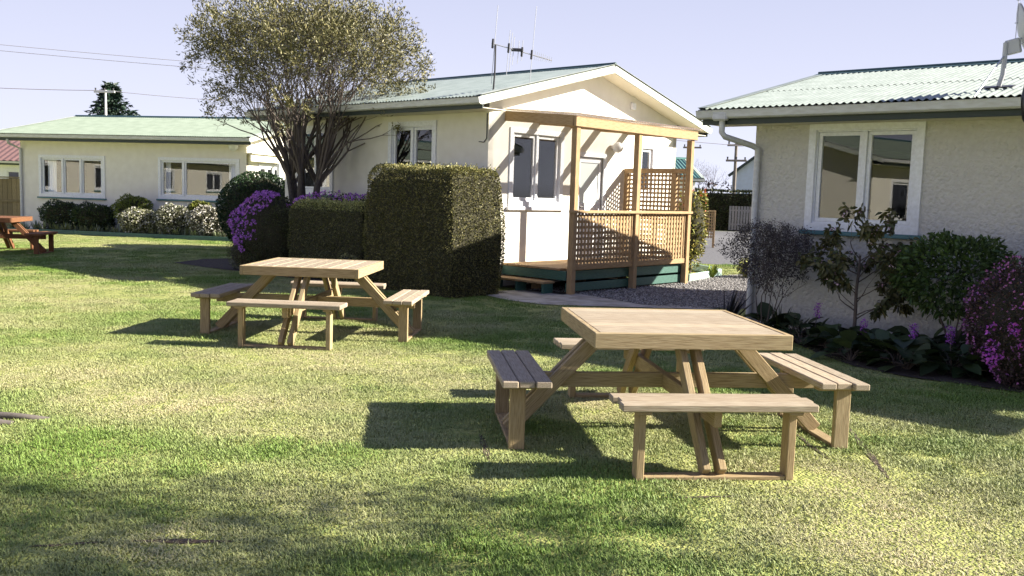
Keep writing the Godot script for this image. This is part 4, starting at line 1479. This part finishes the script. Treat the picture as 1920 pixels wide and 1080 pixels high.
	vase_tree("spreading olive leaved tree with several trunks by the middle cottage", Vector3(-3.84, 0, -17.1), Vector3(0.05, 3.75, 0.15), Vector3(2.12, 1.62, 1.6), 4, 41)

	# ---------------- bed in front of the right cottage
	var t := thing("fine_leaved_shrub", "dark wiry shrub with bare stems at the corner of the right cottage", "shrub", w3(Q, HB, 0.58, 0, 0.6), 0)
	var st := Geo.new()
	var ends := []
	for k in 6:
		var a := TAU * k / 6.0 + R.randf()
		grow(st, ends, Vector3(cos(a) * 0.03, -0.02, sin(a) * 0.03), Vector3(cos(a) * 0.42, 1, sin(a) * 0.42).normalized(), 0.5, 0.012, 4, Vector3(0, 0.85, 0), Vector3(0.52, 0.44, 0.48), 0.03, 3)
	geo("stems", st, M.twig, t)
	var lf := Geo.new()
	for e in ends:
		var q: Vector3 = (e[0] - Vector3(0, 0.88, 0)) / Vector3(0.52, 0.42, 0.48)
		if q.length() > 1.15 or e[0].y < 0.42:
			continue
		for k in 5:
			put_leaf(lf, e[0] + rdir() * 0.035, e[1], 1.2, 0.018, 0.008, Color(0.04, 0.035, 0.035), Color(0.09, 0.075, 0.075))
	ball_leaves(lf, Vector3(0, 0.92, 0), Vector3(0.5, 0.38, 0.46), 9000, 0.024, 0.012, Color(0.04, 0.036, 0.036), Color(0.085, 0.07, 0.072), 0.7, 1.0, 0.45)
	geo("foliage", lf, M.leaf, t)
	# small flowering tree
	t = thing("young_fruit_tree", "young leafy tree with pale pink blossom in front of the right window", "tree", w3(Q, HB, 1.63, 0, 0.65), 0)
	st = Geo.new()
	ends = []
	st.tube([Vector3(0, -0.02, 0), Vector3(0.01, 0.3, 0), Vector3(0, 0.6, 0.01), Vector3(0.02, 1.0, 0)], [0.022, 0.02, 0.017, 0.012], 7)
	for k in 16:
		var a := TAU * k / 16.0 * 3.6
		var y := 0.3 + 0.045 * k
		grow(st, ends, Vector3(0.01, y, 0), Vector3(cos(a), 0.5, sin(a)).normalized(), 0.27, 0.008, 3, Vector3(0, 0.88, 0), Vector3(0.56, 0.62, 0.5), 0.04, 2)
	geo("trunk", st, M.twig, t)
	lf = Geo.new()
	var fl := Geo.new()
	for e in ends:
		for k in 4:
			var dd: Vector3 = (e[1] * 0.6 + rdir() + Vector3(0, -0.35, 0)).normalized()
			var j := R.randf_range(0.7, 1.3)
			lf.col = Color(0.045, 0.06, 0.02).lerp(Color(0.09, 0.08, 0.03), R.randf()) * j
			broad_leaf(lf, e[0] + rdir() * 0.03, dd, dd.cross(rdir()).normalized(), R.randf_range(0.055, 0.095), R.randf_range(0.026, 0.042), 0.3)
		if R.randf() < 0.16 and e[0].y > 0.6:
			for k in 7:
				put_leaf(fl, e[0] + rdir() * 0.02, rdir(), 0.5, 0.022, 0.018, Color(0.55, 0.3, 0.42), Color(0.75, 0.6, 0.68))
	geo("crown", lf, M.leaf, t)
	geo("blossom", fl, M.petal, t)
	# round green camellia
	t = thing("evergreen_shrub", "round glossy green shrub on a short trunk right of the window", "shrub", w3(Q, HB, 2.64, 0, 0.65), 0)
	st = Geo.new()
	ends = []
	for k in 4:
		var a := TAU * k / 4.0
		grow(st, ends, Vector3(0, 0.1, 0), Vector3(cos(a) * 0.5, 1, sin(a) * 0.5).normalized(), 0.4, 0.014, 3, Vector3(0, 0.9, 0), Vector3(0.5, 0.4, 0.5), 0.02, 2)
	st.tube([Vector3(0, -0.02, 0), Vector3(0.01, 0.12, 0), Vector3(0, 0.3, 0)], [0.03, 0.026, 0.022], 7)
	geo("trunk", st, M.twig, t)
	lf = Geo.new()
	for k in 5200:
		var d := rdir()
		var p := Vector3(0, 0.86, 0) + d * Vector3(0.56, 0.42, 0.5) * (1.0 + 0.3 * noise.get_noise_3dv(d * 120.0) - 0.55 * R.randf() * R.randf())
		if d.y < -0.5 and R.randf() < 0.5:
			continue
		var dd := (d + rdir() * 0.9 + Vector3(0, 0.2, 0)).normalized()
		lf.col = Color(0.03, 0.062, 0.014).lerp(Color(0.07, 0.11, 0.03), R.randf()) * R.randf_range(0.75, 1.25)
		broad_leaf(lf, p, dd, dd.cross(rdir()).normalized(), R.randf_range(0.05, 0.08), R.randf_range(0.02, 0.03), 0.15)
	geo("crown", lf, M.leaf, t)
	# purple bush at the right edge
	round_shrub("flowering_bush", "large dark bush dotted with purple flowers at the right edge", "", w3(Q, HB, 3.66, 0, 1.35), Vector3(0.72, 0.62, 0.62), 0.5, 22000, 0.028, 0.015, Color(0.03, 0.026, 0.018), Color(0.085, 0.045, 0.05), 1500, Color(0.36, 0.14, 0.34), 0.02, 0.3)
	t = thing("flower_clusters", "bright purple flower heads on the bush at the right edge", "flowers", w3(Q, HB, 3.66, 0, 1.35), 0)
	fl = Geo.new()
	for k in 16:
		var d := Vector3(R.randf_range(-0.9, 0.2), R.randf_range(-0.35, 0.35), R.randf_range(0.1, 1.0)).normalized()
		var p := Vector3(0, 0.5, 0) + d * Vector3(0.74, 0.64, 0.64)
		for q in 22:
			put_leaf(fl, p + rdir() * 0.045, d, 0.9, 0.032, 0.022, Color(0.42, 0.07, 0.46), Color(0.55, 0.14, 0.58))
	geo("petals", fl, M.petal, t)
	strappy("flax_plant", "dark arching strap leaved plant under the wiry shrub", "", w3(Q, HB, 0.8, 0, 0.7), 0.5, 46, 0.022, Color(0.02, 0.03, 0.012), Color(0.045, 0.055, 0.02), 0.8)
	strappy("dark_flax", "bundle of dark leaning strap leaves at the cottage corner", "", w3(Q, HB, 0.0, 0, 0.5), 0.55, 22, 0.035, Color(0.02, 0.02, 0.022), Color(0.04, 0.04, 0.045), 0.3, Vector3(0.25, 0, -0.1))
	var n_r := 0
	for row in 4:
		for k in 11:
			var s := 0.45 + k * 0.27 + R.randf_range(-0.08, 0.08)
			var off := 0.62 + row * 0.32 + R.randf_range(-0.1, 0.1)
			var edge := lerpf(0.62, 1.98, clampf((s - 0.3) / 2.1, 0.0, 1.0))
			if off > edge - 0.12 or s > 3.2:
				continue
			var has: int = 1 if (n_r % 5 == 2) else 0
			n_r += 1
			rosette("bergenia_plant", "low broad leaved plant with purple flower spike in the right bed" if has else "low broad leaved plant without flowers in the right bed", "broad leaved plants in the right bed" + (" in flower" if has else ""), w3(Q, HB, s, 0.01, off), R.randf_range(0.25, 0.36), 16, Color(0.018, 0.034, 0.014), Color(0.05, 0.072, 0.028), has, Color(0.3, 0.08, 0.42))

	# ---------------- bed in front of the far cottage
	var names := [
		["dark shrub at the left end of the far flower bed", 2.0, 0.75, Vector3(0.55, 0.45, 0.4), 0.5, Color(0.02, 0.04, 0.018), Color(0.05, 0.07, 0.03), 40],
		["dark green shrub left of the bright one in the far bed", 3.1, 0.75, Vector3(0.6, 0.42, 0.42), 0.48, Color(0.02, 0.04, 0.015), Color(0.045, 0.065, 0.025), 25],
		["tall shrub with yellow green top between the far windows", 4.3, 0.6, Vector3(0.5, 0.5, 0.4), 0.68, Color(0.07, 0.1, 0.02), Color(0.16, 0.19, 0.04), 30],
		["white flowered shrub between the far cottage windows", 4.75, 1.0, Vector3(0.52, 0.36, 0.35), 0.44, Color(0.11, 0.12, 0.06), Color(0.25, 0.25, 0.16), 420],
		["white flowered shrub under the left of the wide window", 5.8, 0.85, Vector3(0.5, 0.45, 0.4), 0.5, Color(0.1, 0.11, 0.06), Color(0.25, 0.25, 0.17), 420],
		["pinkish white flowered shrub nearest the rounded bush", 6.95, 0.85, Vector3(0.62, 0.45, 0.4), 0.48, Color(0.11, 0.11, 0.07), Color(0.28, 0.26, 0.2), 600],
		["small yellow green shrub under the wide window", 6.35, 0.45, Vector3(0.3, 0.3, 0.25), 0.75, Color(0.08, 0.1, 0.015), Color(0.16, 0.17, 0.03), 0]]
	for s in names:
		round_shrub("bed_shrub", s[0], "shrubs in the far flower bed", w3(AO, ABEAR, s[1], 0, s[2]), s[3], s[4], 4200, 0.07, 0.032, s[5], s[6], s[7], Color(0.72, 0.7, 0.68), 0.035, 0.4)
	for k in 46:
		var s := 0.7 + k * 0.15 + R.randf_range(-0.05, 0.05)
		strappy("bed_iris", "small upright grey green leafy plant along the front of the far bed", "low plants edging the far bed", w3(AO, ABEAR, s, 0.01, 1.12 + R.randf_range(-0.12, 0.08)), R.randf_range(0.26, 0.42), 18, 0.045, Color(0.16, 0.2, 0.1), Color(0.34, 0.37, 0.24), 0.5)
	t = thing("bed_edging", "dark green timber edging along the far flower bed", "edging", AO, ABEAR)
	for k in 3:
		block(t, "edge_board", Vector3(0.3 + k * 2.6, 0.0, 1.36), Vector3(0.3 + k * 2.6 + 2.595, 0.12, 1.4), M.deck_green)
	strappy("yellow_flax", "yellow green strap leaved plant by the old fence", "", Vector3(-15.7, 0, -27.4), 0.75, 26, 0.05, Color(0.2, 0.22, 0.05), Color(0.4, 0.4, 0.12), 0.6)

	# ---------------- beyond the porch
	round_shrub("photinia_shrub", "leafy shrub with red tips behind the far porch post", "", Vector3(3.68, 0, -19.4), Vector3(0.33, 0.85, 0.36), 0.95, 1500, 0.085, 0.035, Color(0.14, 0.17, 0.03), Color(0.3, 0.25, 0.07), 60, Color(0.3, 0.07, 0.03), 0.06, 0.5, "shrub", true, Vector3(0, 1, 0), 0.3)
	strappy("border_plant", "bright green leafy clump at the foot of the red tipped shrub", "", Vector3(3.95, 0, -18.4), 0.3, 50, 0.07, Color(0.14, 0.2, 0.03), Color(0.28, 0.34, 0.06), 0.7)
	round_shrub("low_bush", "small sunlit bush at the edge of the gravel", "", Vector3(4.85, 0, -18.6), Vector3(0.32, 0.22, 0.3), 0.2, 900, 0.05, 0.025, Color(0.2, 0.22, 0.05), Color(0.34, 0.33, 0.1))
	t = thing("timber_edging", "pale green timber edging beside the gravel beyond the porch", "edging", Vector3.ZERO)
	beam(t, "edge_board", Vector3(3.3, 0.07, -17.35), Vector3(4.25, 0.07, -18.95), 0.05, 0.15, M.deck_pale)
	beam(t, "edge_board", Vector3(4.27, 0.07, -18.98), Vector3(3.9, 0.07, -20.6), 0.05, 0.15, M.deck_pale)
	t = thing("lattice_screen", "low pine lattice screen standing beyond the porch", "screen", Vector3(5.9, 0, -30.0), -8)
	block(t, "frame_post", Vector3(-0.34, 0, -0.04), Vector3(-0.27, 1.15, 0.04), pick("pine"))
	block(t, "frame_post", Vector3(0.5, 0, -0.04), Vector3(0.57, 1.15, 0.04), pick("pine"))
	block(t, "frame_rail", Vector3(-0.34, 1.152, -0.05), Vector3(0.57, 1.2, 0.05), pick("pine"))
	lattice(t, Vector3(-0.268, 0.3, 0), Vector3.RIGHT, 0.766, 0.85, 0.09, 0.04)
	# neighbour's little green roof
	cottage("small_outbuilding", "small building with teal corrugated roof behind the porch", Vector3(4.9, 0, -36.5), 8.0, {
		"x0": -3.0, "x1": 2.2, "zb": -4.0, "h": 2.2, "wall": M.white, "roof": M.roof_teal, "ridge_mat": M.roof_teal,
		"ox0": 0.3, "ox1": 0.25, "oz": 0.35, "eave": 2.36, "ridge": 3.2, "fascia": 2.2, "pitch": 0.15, "amp": 0.02})
	# two-storey white house far right
	t = thing("two_storey_house", "bluish white house with steep roof line behind the far hedge", "house", Vector3(14.6, 0, -52), -20)
	part("wall", wall_mesh(5.0, 3.0, 0.2, []), M.blue_white, t, Transform3D(Basis.IDENTITY, Vector3(-2.5, 0, 0)))
	var gg := Geo.new()
	gg.tri(Vector3(-2.5, 3.0, 0), Vector3(2.5, 3.0, 0), Vector3(0.6, 5.4, 0), Vector3.BACK)
	gg.quad(Vector3(-2.5, 3.0, 0), Vector3(0.6, 5.4, 0), Vector3(0.6, 5.4, -7), Vector3(-2.5, 3.0, -7), Vector3(-1, 1, 0))
	gg.quad(Vector3(-2.5, 0.0, 0), Vector3(-2.5, 3.0, 0), Vector3(-2.5, 3.0, -7), Vector3(-2.5, 0, -7), Vector3(-1, 0, 0))
	geo("gable", gg, M.blue_white, t)
	beam(t, "barge_board", Vector3(-2.7, 2.9, 0.1), Vector3(0.62, 5.46, 0.1), 0.25, 0.14, M.fascia)
	beam(t, "barge_board", Vector3(2.7, 2.9, 0.1), Vector3(0.66, 5.46, 0.1), 0.25, 0.14, M.fascia)
	part("window", slab(Vector3(0.7, 1.0, 0.05), 0.01), M.white, t, Transform3D(Basis.IDENTITY, Vector3(-0.9, 3.3, 0.03)))
	# far hedge, picket fence, trees
	t = thing("far_hedge", "long dark clipped hedge across the end of the driveway", "hedge", Vector3(11.5, 0, -47.5), -12)
	lf = Geo.new()
	for k in 9000:
		var p := Vector3(R.randf_range(-5, 5), R.randf_range(0, 1.0), R.randf_range(-0.6, 0.6))
		var up := R.randf() < 0.35
		var y := 1.95 + 0.1 * noise.get_noise_2d(p.x * 60.0, 0) if up else p.y * 1.95
		var w := Vector3(p.x, y, p.z if up else 0.6 + 0.12 * noise.get_noise_2d(p.x * 50.0, y * 50.0))
		put_leaf(lf, w, Vector3.UP if up else Vector3.BACK, 1.0, 0.14, 0.08, Color(0.02, 0.03, 0.012), Color(0.06, 0.065, 0.025))
	geo("foliage", lf, M.leaf, t)
	gg = Geo.new()
	gg.box(Vector3(-4.95, 0, -0.6), Vector3(4.95, 1.88, 0.52))
	geo("dark_core", gg, M.core, t)  # plain dark box whose colour gives depth behind the leaves
	t = thing("picket_gate", "weathered grey paling gate set in the far hedge", "gate", Vector3(11.35, 0, -46.6), -12)
	for k in 9:
		block(t, "paling", Vector3(-0.6 + k * 0.14, 0.05, 0), Vector3(-0.6 + k * 0.14 + 0.11, 1.25, 0.02), pick("grey_fence"), 0.003)
	for y in [0.3, 1.0]:
		block(t, "rail", Vector3(-0.6, y, -0.05), Vector3(0.65, y + 0.08, -0.002), pick("grey_fence"))
	for d in [["bare reddish tree behind the small teal roof", Vector3(9.6, 0, -56), 2.6, 4.0], ["bare twiggy tree left of the power pole", Vector3(11.8, 0, -58), 2.4, 3.6]]:
		t = thing("bare_tree", d[0], "tree", d[1], 0, "bare trees beyond the far hedge")
		st = Geo.new()
		ends = []
		st.tube([Vector3(0, -0.1, 0), Vector3(0, 0.9, 0)], [0.14, 0.1], 7)
		for k in 6:
			var a := TAU * k / 6.0
			grow(st, ends, Vector3(0, 0.8, 0), Vector3(cos(a) * 0.8, 1, sin(a) * 0.8).normalized(), d[3] * 0.3, 0.06, 4, Vector3(0, d[3] * 0.5, 0), Vector3(d[2], d[3] * 0.5, d[2]), 0.05, 3)
		geo("branches", st, M.twig, t)
		lf = Geo.new()
		for e in ends:
			if R.randf() < 0.6 and e[0].y < 2.6:
				put_leaf(lf, e[0], e[1], 1.0, 0.2, 0.1, Color(0.06, 0.03, 0.03), Color(0.1, 0.05, 0.045))
		geo("foliage", lf, M.leaf, t)
	utility_pole("dark power pole with crossarms right of the porch", Vector3(11.55, 0, -49.3), 4.68, 0.1, [[4.4, 0.5], [3.6, 0.54]], M.pole)
	utility_pole("smaller distant power pole above the bare trees", Vector3(11.6, 0, -62), 5.1, 0.08, [[4.9, 0.6]], M.pole)
	# left background
	t = thing("paling_fence", "old brown paling fence left of the far cottage", "fence", Vector3(-20.0, 0, -29.6), 0)
	for k in 34:
		block(t, "paling", Vector3(k * 0.15 - 0.3, 0.02, 0), Vector3(k * 0.15 - 0.157, 1.53 + R.randf_range(-0.02, 0.02), 0.02), pick("old_fence"), 0.003)
	block(t, "cap_rail", Vector3(-0.35, 1.56, -0.05), Vector3(4.85, 1.6, 0.09), pick("old_fence"))
	block(t, "rail", Vector3(-0.35, 0.8, 0.022), Vector3(4.85, 0.88, 0.06), pick("old_fence"))
	cottage("neighbour_house", "white house with dull red tiled roof beyond the paling fence", Vector3(-24.5, 0, -46), 5.0, {
		"x0": -6.0, "x1": 4.0, "zb": -8.0, "h": 2.2, "wall": M.white, "roof": M.roof_red, "ridge_mat": M.roof_red,
		"front": [[-0.6, 0.8, 1.0, 2.0, [0.5]]],
		"ox0": 0.4, "ox1": 0.4, "oz": 0.5, "eave": 2.4, "ridge": 4.0, "fascia": 2.2, "pitch": 0.3, "amp": 0.015})
	conifer("dark conifer behind the roof of the far cottage", Vector3(-25.9, 0, -60), 8.0, 4.4)
	utility_pole("pale distant power pole in front of the conifer", Vector3(-21.87, 0, -50), 6.35, 0.08, [[6.24, 0.55]], M.gutter)
	wire("power line running to the pole in front of the conifer", Vector3(-34, 6.5, -50), Vector3(-21.87, 6.33, -50), 0.12, 0.018)
	wire("power line from the conifer pole towards the tree", Vector3(-21.87, 6.33, -50), Vector3(-8, 6.0, -50), 0.2, 0.014)
	wire("higher of the two upper power lines at top left", Vector3(-34, 8.5, -45), Vector3(-9, 7.0, -45), 0.1, 0.012)
	wire("lower of the two upper power lines at top left", Vector3(-34, 8.2, -45), Vector3(-9, 6.75, -45), 0.1, 0.012)
	wire("power line passing right of the porch", Vector3(3.0, 4.6, -45), Vector3(30, 3.6, -45), 0.2, 0.014)

	# ---------------- small things near the camera
	t = thing("tree_root", "grey gnarled tree root surfacing at the left edge of the lawn", "root", Vector3(-3.12, 0.035, -5.75), 0)
	var rt := Geo.new()
	for q in 3:
		var pts := []
		var rr := []
		for k in 15:
			var f := k / 14.0
			pts.append(Vector3(-0.85 + f * (0.98 - 0.16 * q), 0.012 - 0.045 * f * f + 0.008 * sin(f * 17.0 + q), (q - 1) * (0.03 + 0.16 * f) + 0.03 * sin(f * 9.0 + q * 2.0)))
			rr.append((0.062 if q == 1 else 0.042) * (1.0 - 0.7 * f) * R.randf_range(0.85, 1.15) + 0.006)
		rt.tube(pts, rr, 9)
	geo("wood", rt, M.driftwood, t)
	# tree right of the frame whose shade falls across the near lawn
	vase_tree("spreading tree right of the view that shades the near lawn", Vector3(5.0, 0, -2.3), Vector3(0.0, 3.4, -0.6), Vector3(2.0, 1.3, 1.7), 2, 17)

	# ---------------- grass last
	grass([path, yard, drive, bed_a, bed_b, bed_c, house_b, house_c, deck] + strips)
